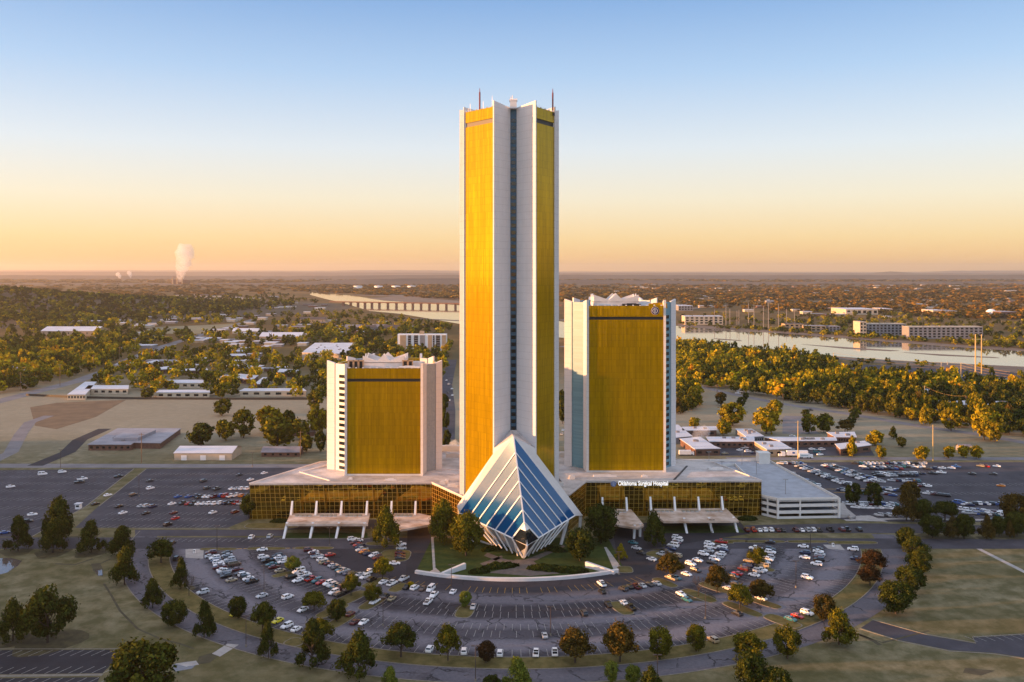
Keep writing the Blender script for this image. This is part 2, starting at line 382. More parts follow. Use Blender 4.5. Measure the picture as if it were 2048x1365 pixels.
# crescent lot, ring road and the roads in front of the building
A0, A1 = 195.0, 345.0
lot = arc(CTR, 158.5, 196.0, 344.0, 90)
sheet('parking_lot', [block([(-150, 404)] + lot + [(152, 404)])], 0.02, M['asphalt'])
sheet('ring_road', [block(q) for q in ring_quads(CTR, 167.0, 177.0, 188, 352, 90)], 0.02, M['asphalt'])
sheet('strip_lawn', ring_quads(CTR, 158.5, 167.0, 197, 343, 90), 0.05, M['strip_grass'])
front = [block([(-330, 400), (330, 400), (330, 412), (140, 416), (-140, 417), (-330, 417)])]
sheet('front_road', front, 0.035, M['asphalt_mid'])
sheet('side_road', [block(PX((270, 1072.5), (572, 1072.5), (572, 1060), (270, 1060)))], 0.028, M['asphalt_mid'])
sheet('entrance_drive', [block(PX((812, 1150), (866, 1142), (862, 1075), (860, 1040), (575, 1040), (575, 1060), (815, 1058)))], 0.045, M['asphalt_dark'])
sheet('hospital_drive', [block(PX((1240, 1147), (1300, 1150), (1290, 1100), (1500, 1068), (1480, 1044), (1290, 1046), (1225, 1060)))], 0.045, M['asphalt_dark'])
sheet('east_road', [block(PX((1490, 1051), (1720, 1047), (2080, 1053), (2080, 1068), (1490, 1066)))], 0.045, M['asphalt_mid'])
# the garden under the glass prow, with its white rim wall, lawn and brown paths
gd = arc((0.75, 447.3), 87.5, 243, 301, 40)
sheet('garden_lawn', [block([(-36.5, 416)] + gd + [(44, 416)])], 0.06, M['garden'])
sheet('garden_path', [PX((975, 1106), (1010, 1119), (1040, 1124), (1046, 1136), (1020, 1134), (968, 1112)),
                      PX((1128, 1090), (1130, 1094), (1062, 1126), (1046, 1136), (1040, 1124)),
                      PX((960, 1128), (1003, 1112), (1006, 1115), (968, 1133)),
                      PX((1030, 1120), (1062, 1120), (1090, 1140), (1140, 1146), (1060, 1153), (975, 1146), (1012, 1138))], 0.075, M['mulch'])
sheet('sidewalk', [PX((862, 1075), (867, 1075), (871, 1136), (885, 1149), (846, 1152), (866, 1140)),
                   PX((1208, 1095), (1213, 1095), (1246, 1140), (1238, 1149), (1230, 1146))] , 0.08, M['concrete_path'])
# lots at both sides
sheet('west_lot', [block(PX((-80, 942), (268, 937.5), (172, 1012), (62, 1074), (-80, 1074)))], 0.02, M['asphalt_mid'])
sheet('tower_lot', [block(PX((292, 938), (600, 935), (505, 968), (505, 1036), (455, 1056), (150, 1056), (198, 1012)))], 0.02, M['asphalt_mid'])
sheet('east_lot', [block(PX((1490, 925), (2090, 925), (2090, 1046), (1700, 1043), (1668, 1036), (1640, 985)))], 0.02, M['asphalt_mid'])
sheet('south_west_lot', [block(PX((-80, 1301), (252, 1300), (205, 1347), (-80, 1350))), block(PX((-80, 1358), (200, 1355), (165, 1420), (-80, 1420)))], 0.02, M['asphalt_dark'])
sheet('south_east_lot', [block(PX((1745, 1241), (1850, 1270), (1952, 1288), (1945, 1276), (2080, 1268), (2080, 1320), (1985, 1306), (1900, 1301), (1800, 1281), (1722, 1256)))], 0.02, M['asphalt_mid'])
sheet('west_road', [block([(-340, 565), (-95, 565), (-95, 575), (-340, 577)])], 0.03, M['asphalt_grey'])
sheet('back_road', [block([(140, 588), (420, 588), (420, 597), (140, 597)])], 0.03, M['asphalt_grey'])
sheet('clinic_lot', [block(PX((1360, 912), (1750, 912), (1735, 890), (1640, 880), (1560, 884), (1430, 888), (1370, 900)))], 0.02, M['asphalt_mid'])
sheet('clinic_drive', [PX((1565, 868), (1640, 868), (1610, 842), (1565, 842)), PX((1560, 842), (1660, 842), (1655, 834), (1570, 832))], 0.02, M['asphalt_grey'])
for nm, pts, wd, mt in [
        ('avenue', [(-60, 818), (60, 787), (150, 764), (212, 742), (268, 716), (330, 692), (400, 671), (470, 651), (535, 630), (600, 618)], 17, 'asphalt_grey'),
        ('river_road', [(1380, 768), (1452, 786), (1563, 808), (1702, 829), (1841, 853), (1956, 869), (2080, 891)], 11, 'asphalt_grey'),
        ('west_lane', [(-40, 935), (22, 905), (42, 868), (60, 845), (98, 832)], 9, 'asphalt_grey'),
        ('school_drive', [(70, 932), (135, 905), (160, 880), (210, 858)], 10, 'asphalt_dark'),
        ('rear_street', [(893, 880), (897, 820), (893, 770), (905, 720)], 12, 'asphalt_mid'),
        ('highway', [(1120, 641), (1500, 607), (1750, 600), (2080, 597)], 22, 'asphalt_grey'),
        ('levee_road', [(1120, 693), (1560, 737), (1900, 752), (2080, 762)], 12, 'asphalt_grey')]:
    for q in [None]:
        rb = ribbon(PX(*pts), wd); [block(b) for b in rb]; sheet(nm, rb, 0.04 if nm not in ('highway', 'avenue') else 0.08, M[mt])
sheet('bare_field', [block(PX((60, 815), (113, 806), (253, 800), (191, 835), (113, 859), (70, 852)))], 0.03, M['dirt'])
sheet('river_lot', [block(PX((1640, 727), (2080, 742), (2080, 768), (1900, 762), (1690, 750)))], 0.03, M['asphalt_mid'])
sheet('south_path', [b for b in ribbon(PX((2080, 1084), (1945, 1083), (1940, 1088), (1965, 1102), (2080, 1160)), 2.2)], 0.03, M['concrete_path'])
sheet('north_path', [b for b in ribbon(PX((1690, 1041), (1790, 1038), (2080, 1042)), 3.0)], 0.05, M['concrete_path'])
for P in ([(255, 668), (310, 655), (470, 648), (425, 668)], [(0, 800), (640, 800), (640, 925), (0, 925)], [(1390, 800), (1480, 800), (1700, 850), (1990, 890), (2040, 925), (1760, 905), (1600, 838), (1400, 815)],
          [(-80, 1075), (640, 1075), (640, 1420), (-80, 1420)], [(1200, 1040), (2080, 1040), (2080, 1420), (1200, 1420)]): block(PX(*P))
sheet('meadow', [PX((255, 668), (310, 655), (470, 648), (425, 668))], 0.05, paint('frosted_meadow', (0.24, 0.22, 0.12), 0.9, var=0.3, scale=0.02))

# kerbs: real steps along the ring strip, the lawn edges and the lots
m = MB()
def kerb_line(m, pts, wd=0.3, h=0.14):
    for q in ribbon(pts, wd): m.prism(q, 0.0, h)
kerb_line(m, arc(CTR, 158.5, 197, 343, 90)); kerb_line(m, arc(CTR, 167.0, 197, 343, 90)); kerb_line(m, arc(CTR, 177.2, 186, 300, 70))
kerb_line(m, PX((-80, 1299), (252, 1298.5))); kerb_line(m, PX((-80, 1354), (205, 1350.5)), 1.4)
kerb_line(m, PX((1745, 1240), (1850, 1269), (1952, 1287), (1945, 1275), (2080, 1267)), 0.4); kerb_line(m, PX((1720, 1258), (1800, 1283), (1900, 1303), (1985, 1308), (2080, 1323)), 0.4)
kerb_line(m, PX((560, 1078.5), (740, 1078.5)), 0.5); kerb_line(m, PX((270, 1057.5), (460, 1057.5)), 0.5); kerb_line(m, PX((268, 938), (172, 1013), (62, 1075)), 0.5)
kerb_line(m, PX((292, 939), (198, 1013)), 0.5)
tag(m.build('kerbs', M['kerb']), kind='structure')

# painted stall lines (radial in the crescent, slanted elsewhere)
ml, my = MB(), MB()
def stroke(m, a, b, wd=0.16, z=0.07):
    d = Vector((b[0] - a[0], b[1] - a[1])).normalized(); n = Vector((-d.y, d.x)) * wd / 2
    m.face([(a[0] - n.x, a[1] - n.y, z), (b[0] - n.x, b[1] - n.y, z), (b[0] + n.x, b[1] + n.y, z), (a[0] + n.x, a[1] + n.y, z)])
for r0, r1, a0, a1, mm in [(95.5, 101.5, 240, 300, my), (113.5, 119.7, 200, 340, ml), (120.3, 126.0, 200, 340, ml), (131.5, 137, 200, 340, ml), (137.5, 143, 200, 340, ml), (152.5, 158, 206, 335, ml)]:
    k = int((a1 - a0) * math.pi / 180 * r1 / 2.85)
    for i in range(k + 1):
        a = R(a0 + (a1 - a0) * i / k); c_, s_ = math.cos(a), math.sin(a)
        if random.random() < 0.12: continue
        stroke(mm, (CTR[0] + r0 * c_, CTR[1] + r0 * s_), (CTR[0] + r1 * c_, CTR[1] + r1 * s_), 0.14)
def stall_row(m, p0, p1, dx, dy, step=2.9, wd=0.17):
    p0, p1 = G2(*p0), G2(*p1); L = math.hypot(p1[0] - p0[0], p1[1] - p0[1]); n = int(L / step)
    for i in range(n + 1):
        f = i / n; q = (p0[0] + (p1[0] - p0[0]) * f, p0[1] + (p1[1] - p0[1]) * f)
        stroke(m, q, (q[0] + dx, q[1] + dy), wd)
for row in [((-70, 1314), (245, 1312), 2.3, 4.6), ((-75, 1350), (206, 1347), 2.3, 4.8), ((-75, 1372), (195, 1369), 2.0, 4.4)]: stall_row(ml, *row, step=3.3, wd=0.2)
for yy, xa, xb in [(1056, 165, 440), (1042, 200, 450), (1031, 210, 490), (1014, 215, 495), (1003, 225, 495), (990, 240, 495), (976, 260, 500), (962, 280, 505), (950, 300, 530)]:
    stall_row(ml, (xa, yy), (xb, yy), 1.6, 5.0)
for yy, xa, xb in [(1060, -60, 80), (1040, -60, 130), (1020, -60, 160), (1002, -60, 180), (985, -60, 200), (970, -60, 225), (957, -60, 240), (947, -60, 250)]:
    stall_row(ml, (xa, yy), (xb, yy), 2.2, 6.5, step=3.4)
stall_row(ml, (310, 1084), (550, 1084), 1.2, 4.6); stall_row(ml, (1955, 1284), (2080, 1279), -2.0, 4.5, 3.0)
for yy, xa, xb in [(1036, 1720, 2080), (1012, 1790, 2080), (990, 1830, 2080), (972, 1840, 2080)]: stall_row(ml, (xa, yy), (xb, yy), -1.6, 5.5, 3.2)
tag(ml.build('stall_lines', M['paintline']), kind='structure')
for a, b in [((473, 1098), (484, 1098)), ((487, 1098), (498, 1098)), ((570, 1097), (580, 1097)), ((585, 1097), (597, 1097)), ((1466, 1085), (1474, 1085)), ((1478, 1085), (1488, 1085)), ((1556, 1084), (1566, 1084)), ((1570, 1084), (1580, 1084))]:
    stroke(my, G2(*a), G2(*b), 0.55)
for yy in (979, 986): stroke(my, G2(1640 + (yy - 979) * 4, yy), G2(1760, yy - 1), 0.6)
tag(my.build('yellow_lines', M['yellowline']), kind='structure')

# grass islands in the lots, each with a kerb step
mi, mk = MB(), MB()
def island(px, py, a, b_, rot=0.0, n=16):
    c_ = G2(px, py); ca, sa = math.cos(rot), math.sin(rot)
    def E(k):
        out = []
        for i in range(n):
            th = 2 * math.pi * i / n; ex = abs(math.cos(th)) ** 0.6 * math.copysign(1, math.cos(th)) * (a + k); ey = abs(math.sin(th)) ** 0.6 * math.copysign(1, math.sin(th)) * (b_ + k)
            out.append((c_[0] + ex * ca - ey * sa, c_[1] + ex * sa + ey * ca))
        return out
    mk.prism(E(0.3), 0.0, 0.15); mi.face([(x, y, 0.17) for x, y in E(0)])
def radial(px, py): g = G2(px, py); return math.atan2(g[1] - CTR[1], g[0] - CTR[0])
for px, py, a, b_ in [(437, 1099, 8, 1.7), (533, 1098, 8.5, 1.9), (628, 1097, 8.5, 1.9), (1462, 1083, 7.5, 1.8), (1530, 1084, 9, 1.9), (1615, 1084, 9, 1.9), (1705, 1086, 11, 2.2), (1440, 1086, 6, 1.6)]: island(px, py, a, b_)
for px, py, a, b_ in [(573, 1148, 6, 2.0), (750, 1166, 6.5, 2.4), (700, 1197, 8.5, 3.2), (665, 1222, 7.5, 2.6), (745, 1207, 7, 2.6), (797, 1176, 5, 2.4), (930, 1224, 5.8, 3.0), (1243, 1217, 6.5, 2.8), (1398, 1192, 8, 2.6), (1430, 1176, 7, 2.6),
                      (1485, 1219, 8.5, 2.4), (1530, 1207, 6.5, 2.2), (1330, 1166, 6, 2.2), (1515, 1136, 7, 2.4), (590, 1285, 3, 3), (680, 1243, 7, 2.6), (1565, 1243, 7, 3), (1316, 1110, 5, 4)]:
    island(px, py, a, b_, radial(px, py))
island(790, 1112, 6.5, 8.0); island(768, 1088, 8, 2.5); island(1250, 1140, 3, 4); island(545, 1052, 13, 5)
tag(mk.build('island_kerbs', M['kerb']), kind='structure'); tag(mi.build('island_lawn', M['strip_grass']), kind='structure')
sheet('plaza', [PX((655, 1066), (735, 1066), (735, 1077), (568, 1077), (575, 1066))], 0.055, M['garden'])
sheet('hospital_lawn', [PX((1330, 1052), (1475, 1052), (1490, 1066), (1320, 1067))], 0.06, M['garden'])

# water
t = NT('river_water'); p = t.pos(); bp = t.n('ShaderNodeBump'); bp.inputs['Strength'].default_value = 0.05; bp.inputs['Distance'].default_value = 1.0
x, y, z = t.xyz(p); t.l(t.noise(t.vec(t.math('MULTIPLY', x, 0.05), t.math('MULTIPLY', y, 0.02), 0.0), 1.0, 3), bp.inputs['Height'])
M['water'] = t.done(t.bsdf((0.13, 0.105, 0.09), 0.05, ior=2.0, normal=bp.outputs[0]))
low = [(596, 583), (640, 596), (690, 607), (735, 622), (800, 628), (860, 638), (918, 648), (1020, 666), (1120, 676), (1355, 684), (1420, 691), (1500, 697), (1600, 706), (1680, 714), (1800, 722), (2090, 736)]
up = [(2090, 706), (1900, 694), (1700, 678), (1560, 667), (1420, 659), (1355, 652), (1130, 645), (1020, 625), (918, 611), (850, 606), (740, 597), (690, 590), (620, 582.5)]
river = PX(*low, *up)
mw = MB(); nL = len(low); up_r = up[::-1]
def lerp_line(L, x):
    for a, b in zip(L, L[1:]):
        if a[0] <= x <= b[0]: return a[1] + (b[1] - a[1]) * (x - a[0]) / (b[0] - a[0])
    return L[-1][1] if x > L[-1][0] else L[0][1]
xs = list(range(620, 2091, 30)); rq = []
for a, b in zip(xs, xs[1:]):
    q = PX((a, lerp_line(low, a)), (b, lerp_line(low, b)), (b, lerp_line(up_r, b)), (a, lerp_line(up_r, a))); rq.append(q); block(q)
block(PX(*[(x, y) for x, y in low if x <= 918], *[(x, y + 11) for x, y in reversed(low) if x <= 918]))
sheet('river', rq, 0.15, M['water'])
bars = [[(735, 597), (800, 593), (918, 602), (918, 607), (830, 606), (770, 602)], [(690, 590.5), (800, 590), (918, 597), (918, 600), (800, 594)], [(760, 634), (918, 641), (918, 643), (790, 636)],
        [(1425, 677), (1480, 681), (1484, 682.5), (1440, 680)], [(1600, 689), (1720, 697), (1800, 702), (1780, 703), (1690, 698)], [(1800, 705), (1990, 715), (2000, 717), (1880, 712)], [(1400, 660), (1500, 664), (1500, 665.5), (1405, 661.5)]]
sheet('sandbars', [PX(*b) for b in bars], 0.3, M['sand'])
sheet('river_bank', [PX((1500, 697), (1600, 706), (1680, 714), (1800, 722), (2090, 736), (2090, 748), (1800, 731), (1600, 711)), PX((1355, 652), (1420, 659), (1560, 667), (1700, 678), (1900, 694), (2090, 706), (2090, 700), (1900, 689), (1700, 673), (1560, 663), (1355, 648))], 0.12, M['sand'])
sheet('pond', [block(PX((-60, 1120), (20, 1116), (44, 1122), (36, 1132), (14, 1146), (-60, 1165)))], 0.05, M['water'])

# wooded rise at the left and the far ridges
def rise(x, y): return 80 * math.exp(-((x + 2050) / 760) ** 2 - ((y - 2900) / 620) ** 2) - 1.5
m = MB(); nx, ny = 36, 24; X0, X1, YY0, YY1 = -3900, 300, 1500, 4400
gr = [[(X0 + (X1 - X0) * i / nx, YY0 + (YY1 - YY0) * j / ny) for i in range(nx + 1)] for j in range(ny + 1)]
for j in range(ny):
    for i in range(nx):
        q = [gr[j][i], gr[j][i + 1], gr[j + 1][i + 1], gr[j + 1][i]]
        if max(rise(*c_) for c_ in q) > 0: m.face([(c_[0], c_[1], rise(*c_)) for c_ in q])
M['hill'] = paint('wooded_slope', (0.085, 0.06, 0.025), 0.95, var=0.5, scale=0.01)
tag(m.build('wooded_hill', M['hill'], smooth=True), kind='structure')
M['ridge'] = paint('far_ridge', (0.10, 0.07, 0.05), 0.95, var=0.4, scale=0.002)
m = MB()
def ridge(D, prof, thick, seed):
    rs = random.Random(seed); pts = []
    for px in range(-140, 2200, 20):
        yv = lerp_line(prof, px) + rs.uniform(-0.25, 0.25) * (1 if D > 20000 else 1.4)
        pts.append((W(px, D), D, max(Zp(yv, D), 3)))
    for a, b in zip(pts, pts[1:]):
        m.face([(a[0], D - thick, -1), (b[0], D - thick, -1), b, a]); m.face([a, b, (b[0], D + thick, -1), (a[0], D + thick, -1)])
ridge(36000, [(-140, 540.5), (300, 541), (620, 542), (720, 540.8), (800, 540.6), (918, 541.5), (1120, 543.5), (1700, 544.5), (1860, 544), (1900, 541.8), (2200, 541)], 2500, 1)
ridge(24000, [(-140, 543.5), (600, 545), (918, 546), (1120, 546.5), (1745, 547), (1775, 543.4), (1795, 543.6), (1830, 547), (2200, 546)], 1500, 2)
ridge(13500, [(-140, 550), (300, 552), (560, 553), (760, 551), (918, 549.5), (1120, 550), (1500, 551), (2200, 549.5)], 900, 3)
ridge(8500, [(-140, 566), (560, 566), (640, 562), (760, 558), (918, 557), (1120, 560), (1300, 561), (1500, 564), (2200, 563)], 700, 4)
tag(m.build('hills', M['ridge'], smooth=True), kind='structure')

# ditches, worn lines and a creek crossing the lawns
M['ditch'] = paint('dark_ditch_grass', (0.085, 0.074, 0.038), 0.95, var=.4, scale=.3)
m = []
for pts, wd in [([(208, 1168), (222, 1190), (240, 1222), (275, 1258), (320, 1278), (360, 1288), (388, 1298)], 0.8), ([(180, 1132), (200, 1128), (222, 1118)], 1.0), ([(1858, 1262), (1765, 1286), (1712, 1268)], 1.0), ([(110, 1128), (150, 1130), (186, 1118)], 1.5), ([(1716, 1268), (1750, 1284), (1760, 1291)], 1.6)]: m += ribbon(PX(*pts), wd)
sheet('ditch', m, 0.03, M['ditch'])
sheet('dark_hollow', [PX((182, 1128), (200, 1126), (207, 1140), (206, 1154), (196, 1152), (186, 1142)), PX((398, 1314), (425, 1306), (436, 1312), (420, 1326), (392, 1330)), PX((1930, 1336), (1990, 1342), (1962, 1352), (1926, 1346))], 0.035, M['ditch'])
sheet('creek', [PX((190, 1142), (204, 1140), (205, 1151), (196, 1152)), PX((344, 1330), (372, 1324), (396, 1326), (384, 1338), (350, 1344))], 0.045, M['water'])
sheet('culvert_apron', [PX((424, 1308), (455, 1288), (478, 1290), (440, 1314)), PX((350, 1328), (392, 1322), (398, 1330), (372, 1334))], 0.05, M['concrete_path'])
# ------------------------------------------------------------------ THE THREE TOWERS
ZR = 17.5                                    # podium roof level
def shift(p, q, d):                          # the segment p->q moved d metres to its left
    v = Vector((q[0] - p[0], q[1] - p[1])).normalized(); n = Vector((-v.y, v.x)) * d
    return (p[0] + n.x, p[1] + n.y), (q[0] + n.x, q[1] + n.y)
def panel(m, p, q, t, z0, zp, zq):           # concrete wall from p to q, t metres thick to its left, sloping top
    a, b = shift(p, q, t); m.prism([p, q, b, a], z0, [zp, zq, zq, zp])

def tower(name, label, plan, z0, zgold, zfin, znotch, band, strips, fin=1.2, floors=16, win_side=None):
    """plan: list of corners [(near end, notch a, notch b, far end), ...] going clockwise seen from above; gold walls join them"""
    ctr = (sum(c[0][0] for c in plan) / len(plan), sum(c[0][1] for c in plan) / len(plan))
    r = thing(name, label, 'tower', (ctr[0], ctr[1], z0))
    n = len(plan)
    core = MB(); poly = []
    for c in plan: poly += list(c)
    def inset(p, k=0.90): return (ctr[0] + (p[0] - ctr[0]) * k, ctr[1] + (p[1] - ctr[1]) * k)
    core.prism([inset(p) for p in poly], z0, zgold - 2.0); core.build('core', M['white_plain'], r)
    for i, c in enumerate(plan):             # notched corners
        P1, Na, Nb, P2 = c
        fm = MB(); panel(fm, P1, Na, -fin, z0, zfin, znotch); fm.build('fin_wall', M['white'], r)
        fm = MB(); panel(fm, Nb, P2, -fin, z0, znotch, zfin); fm.build('fin_wall', M['white'], r)
        sm = MB(); a, b = shift(Na, Nb, -0.4); sm.prism([a, b, *reversed(shift(Na, Nb, -1.6))], z0, znotch - 0.3)
        s_ = sm.build('corner_strip', M[strips[i]], r)
        if win_side and i in win_side:
            f0, f1, zlo, zhi, k = win_side[i]
            dz = (zhi - zlo) / k; v = Vector((b[0] - a[0], b[1] - a[1])); L = v.length; v.normalize(); nn = Vector((v.y, -v.x))
            for j in range(k):
                wm = MB(); za = zlo + dz * (j + 0.24); zb = zlo + dz * (j + 0.76)
                p = Vector(a) + v * L * f0 - nn * -0.06; q = Vector(a) + v * L * f1 + nn * 0.06
                wm.prism([(p.x, p.y), (q.x, q.y), (q.x - nn.x * .3, q.y - nn.y * .3), (p.x - nn.x * .3, p.y - nn.y * .3)], za, zb)
                wm.build('window', M['win_dark'], s_)
    for i in range(n):                       # gold walls between corners
        p, q = plan[i][3], plan[(i + 1) % n][0]
        v = Vector((q[0] - p[0], q[1] - p[1])).normalized()
        p = (p[0] + v.x * fin, p[1] + v.y * fin); q = (q[0] - v.x * fin, q[1] - v.y * fin)
        a, b = shift(p, q, -0.5)
        g = MB(); c_, d_ = shift(p, q, -1.3); g.prism([a, b, d_, c_], z0 + 0.9, band[0]); g.build('gold_facade', M['gold'], r)
        g = MB(); g.prism([a, b, d_, c_], band[1], zgold); g.build('gold_parapet', M['gold'], r)
        e, f = shift(p, q, -1.0); g = MB(); g.prism([e, f, *reversed(shift(p, q, -1.7))], band[0] - .3, band[1] + .3); lv = g.build('louvre_band', M['black'], r)
        L = math.hypot(b[0] - a[0], b[1] - a[1])
        g = MB(); g.prism([a, b, d_, c_], z0, z0 + 0.8); g.build('base_kerb', M['white_plain'], r)
        if (a[1] + b[1]) / 2 < ctr[1] - 2:
            k = int(L / 3.6)                 # round beads along the parapet
            for j in range(k + 1):
                o = (a[0] + (b[0] - a[0]) * (j + .3) / (k + .6), a[1] + (b[1] - a[1]) * (j + .3) / (k + .6))
                g = MB(); g.box((o[0], o[1], zgold + 0.25), (0.8, 0.8, 0.5), 0, 0.7); g.build('parapet_light', M['white_plain'], r)
    rm = MB(); rm.prism([inset(p, 0.93) for p in poly], zgold - 2.0, zgold - 1.6); rm.build('roof', M['roof'], r)
    return r, ctr
t = NT('ballast_roof'); p = t.pos(); nz = t.noise(p, 0.08, 6, 0.65); n2 = t.noise(p, 0.5, 5, 0.7)
c = t.mix(t.grade(nz, 0.35, 0.6), (0.36, 0.33, 0.31), (0.62, 0.58, 0.56))
c = t.mix(t.math('MULTIPLY', t.grade(n2, 0.55, 0.75), 0.5), c, (0.30, 0.22, 0.17))
M['roof'] = t.done(t.bsdf(c, 0.85))

# tall slim tower: a square on its corner with a notch at every corner
P1, Na, Nb, P2 = (-7.95, 402), (-0.75, 413), (2.1, 413), (10.38, 402)
GR, GL = (20.06, 417.7), (-22.4, 418.8)
plan = [(P2, Nb, Na, P1), (GL, (-16.6, 420.6), (-17.0, 423.2), (-24.5, 425.5)), ((-8.5, 452.5), (-0.6, 441.5), (2.2, 441.5), (11, 452.5)), ((22.0, 427.0), (15.2, 423.6), (14.8, 420.6), GR)]
tall, tc = tower('gold_tower', 'tallest gold glass tower with white notched corner rising behind the blue glass prow', plan, 0.0, 195.0, 197.5, 196.2, (188.0, 190.0),
                 ['strip_dark'] * 4, fin=0.62, win_side={0: (0.14, 0.86, 46, 192, 46)})
m = MB(); m.box((0.6, 411.6, 197.2), (3.2, 3.0, 3.4), 0, 0.9); m.prism([(-1.2, 410.1), (2.4, 410.1), (2.4, 413), (-1.2, 413)], 198.9, [198.95, 199.4, 200.4, 200.2]); m.build('corner_cap', M['white_plain'], tall)
m = MB(); m.prism([(-14, 423), (0, 416), (13, 423), (12, 434), (0, 440), (-13, 434)], 193.4, 196.4); m.build('penthouse', M['white_plain'], tall)
for px, py0, py1, D in [(959.5, 218, 177, 414), (1105.5, 222, 178, 417)]:
    m = MB(); m.tube((W(px, D), D, 193.4), (W(px, D), D, Zp(py1 + 8, D)), 0.36, 0.36, 8); m.tube((W(px, D), D, Zp(py1 + 8, D)), (W(px, D), D, Zp(py1, D)), 0.2, 0.12, 6)
    a = m.build('mast', M['red'], tall); m = MB(); m.box((W(px, D), D, 193.9), (1.6, 1.6, 1.2)); m.build('mast_foot', M['dark'], a)
for px, py1, D, rr in [(940.5, 208, 416, 0.07), (936.5, 217, 417, 0.06), (966.5, 203, 411, 0.06), (984.5, 192, 404, 0.06), (1022, 194, 411, 0.07), (1025, 191, 411, 0.09), (1078, 209, 405, 0.06), (1086, 214, 408, .06), (1092, 217, 411, .06)]:
    m = MB(); z1 = Zp(py1, D); m.tube((W(px, D), D, 195.0), (W(px, D), D, z1), rr, rr * .7, 5)
    if px in (1022, 1025):
        for k in range(3): m.box((W(px, D), D, z1 - 0.4 - k * 0.8), (1.1, 0.12, 0.12))
    m.build('aerial', M['steel'], tall)

def small_tower(name, label, gx0, gx1, D, zgold, zfin, lo, ro, dback, band, strips, wins, nf):
    """gold wall square to the camera; lo / ro: how far the side corners reach out"""
    x0, x1 = gx0, gx1
    dl, dr = lo, ro
    dep = 24.0
    fl = [(x0, D), (x0 - 1.0, D + 9), (x0 - dl * 0.64, D + 14.0), (x0 - dl, D + 16)]
    fr = [(x1 + dr, D + 16), (x1 + dr * 0.64, D + 14.0), (x1 + 1.0, D + 9), (x1, D)]
    Db = D + 16 + dep
    i_ = 6.0
    bl = [(x0 - dl + i_, Db), (x0 - dl * .64 + i_, Db + 2), (x0 - 1 + i_, Db + 7), (x0 + i_, Db + 16)]
    br = [(x1 - i_, Db + 16), (x1 + 1 - i_, Db + 7), (x1 + dr * .64 - i_, Db + 2), (x1 + dr - i_, Db)]
    return tower(name, label, [tuple(fl), tuple(bl), tuple(br), tuple(fr)], ZR, zgold, zfin, zfin - 1.3, band, strips, fin=1.25, win_side=wins)
DL, DR = 465.0, 473.0
lt, lc = small_tower('short_gold_tower', 'shortest gold glass tower, left of the tall one, with a crown shaped penthouse', W(689, DL), W(846, DL), DL, Zp(737, DL), Zp(727, DL), 12.2, 8.6, 0, (Zp(764, DL), Zp(758, DL)),
            ['strip_white', 'strip_grey', 'strip_grey', 'strip_grey'], {0: (0.10, 0.62, ZR + 0.2, Zp(752, DL), 16)}, 16)  # the left corner takes the strip with sunlight in its colour
rt, rc = small_tower('mid_gold_tower', 'mid height gold glass tower right of the tall one with an emblem on top', W(1173, DR), W(1332, DR), DR, Zp(612, DR), Zp(600, DR), 10.6, 8.0, 0, (Zp(640, DR), Zp(634, DR)),
            ['strip_blue', 'strip_blue', 'strip_blue', 'strip_blue'], {3: (0.30, 0.78, ZR + 0.5, Zp(630, DR), 25)}, 25)

def crown(parent, cx, cy_, zr, w_, zc, zp):  # penthouse whose walls rise to points at its corners and centres
    m = MB(); h = w_ / 2
    def side(p, q, nrm):
        P, Q = Vector(p), Vector(q); mid = (P + Q) / 2; i1, i2 = P.lerp(Q, 0.35), P.lerp(Q, 0.65)
        prof = [(P, zp), (i1, zc), (mid, zp + 0.4), (i2, zc), (Q, zp)]
        for (a, za), (b, zb) in zip(prof, prof[1:]):
            m.wall((a.x, a.y), (b.x, b.y), zr, za, zb)
            b2, a2 = b - Vector(nrm) * 0.6, a - Vector(nrm) * 0.6
            m.wall((b2.x, b2.y), (a2.x, a2.y), zr, zb, za)
            m.face([(a.x, a.y, za), (b.x, b.y, zb), (b2.x, b2.y, zb), (a2.x, a2.y, za)])
    c4 = [(cx - h, cy_ - h * .8), (cx + h, cy_ - h * .8), (cx + h, cy_ + h * .8), (cx - h, cy_ + h * .8)]
    for i, nrm in enumerate([(0, -1), (1, 0), (0, 1), (-1, 0)]): side(c4[i], c4[(i + 1) % 4], nrm)
    m.prism(c4, zc - 1.2, zc - 0.9)
    ph = m.build('penthouse', M['white_plain'], parent)
    m = MB(); z = zc - 0.5; a = h * 0.30
    for p, q in [((-a, -h * .8), (0, -h * .2)), ((0, -h * .2), (a, -h * .8))]: pass
    base = [(cx - a, cy_ - h * .8 - .05), (cx + a, cy_ - h * .8 - .05), (cx + a, cy_), (cx - a, cy_)]
    for i in range(4): m.face([(*base[i], z), (*base[(i + 1) % 4], z), (cx, cy_ - h * .5, zp + 1.0)])
    m.build('peak', M['strip_white'], ph)
    return ph
zrl, zrr = Zp(737, DL) - 1.6, Zp(612, DR) - 1.6
crown(lt, W(767, 480), 489, zrl, 22, Zp(722, 480), Zp(712, 480))
crown(rt, W(1231, 490), 496, zrr, 24, zrr + 4.2, zrr + 7.0)
for par, xs_, y_, zr in [(lt, [W(x, 478) for x in (697, 707, 717, 727)], 478, zrl), (lt, [W(x, 478) for x in (805, 816, 826)], 478, zrl)]:
    for a, b in zip(xs_, xs_[1:]):
        m = MB()
        for xx in (a, b - .5): m.box((xx + .25, y_, zr + 2.0), (0.5, 0.6, 4.0))
        m.box(((a + b) / 2, y_, zr + 4.2), (b - a + .4, 0.9, 0.6))
        fr = m.build('screen_frame', paint('screen_tan', (0.42, 0.28, 0.16), .7) if 'tan' not in M else M['tan'], par)
        m = MB(); m.box(((a + b) / 2, y_ + .5, zr + 2.0), (b - a - .6, 0.2, 3.8)); m.build('louvre', M['black'], fr)
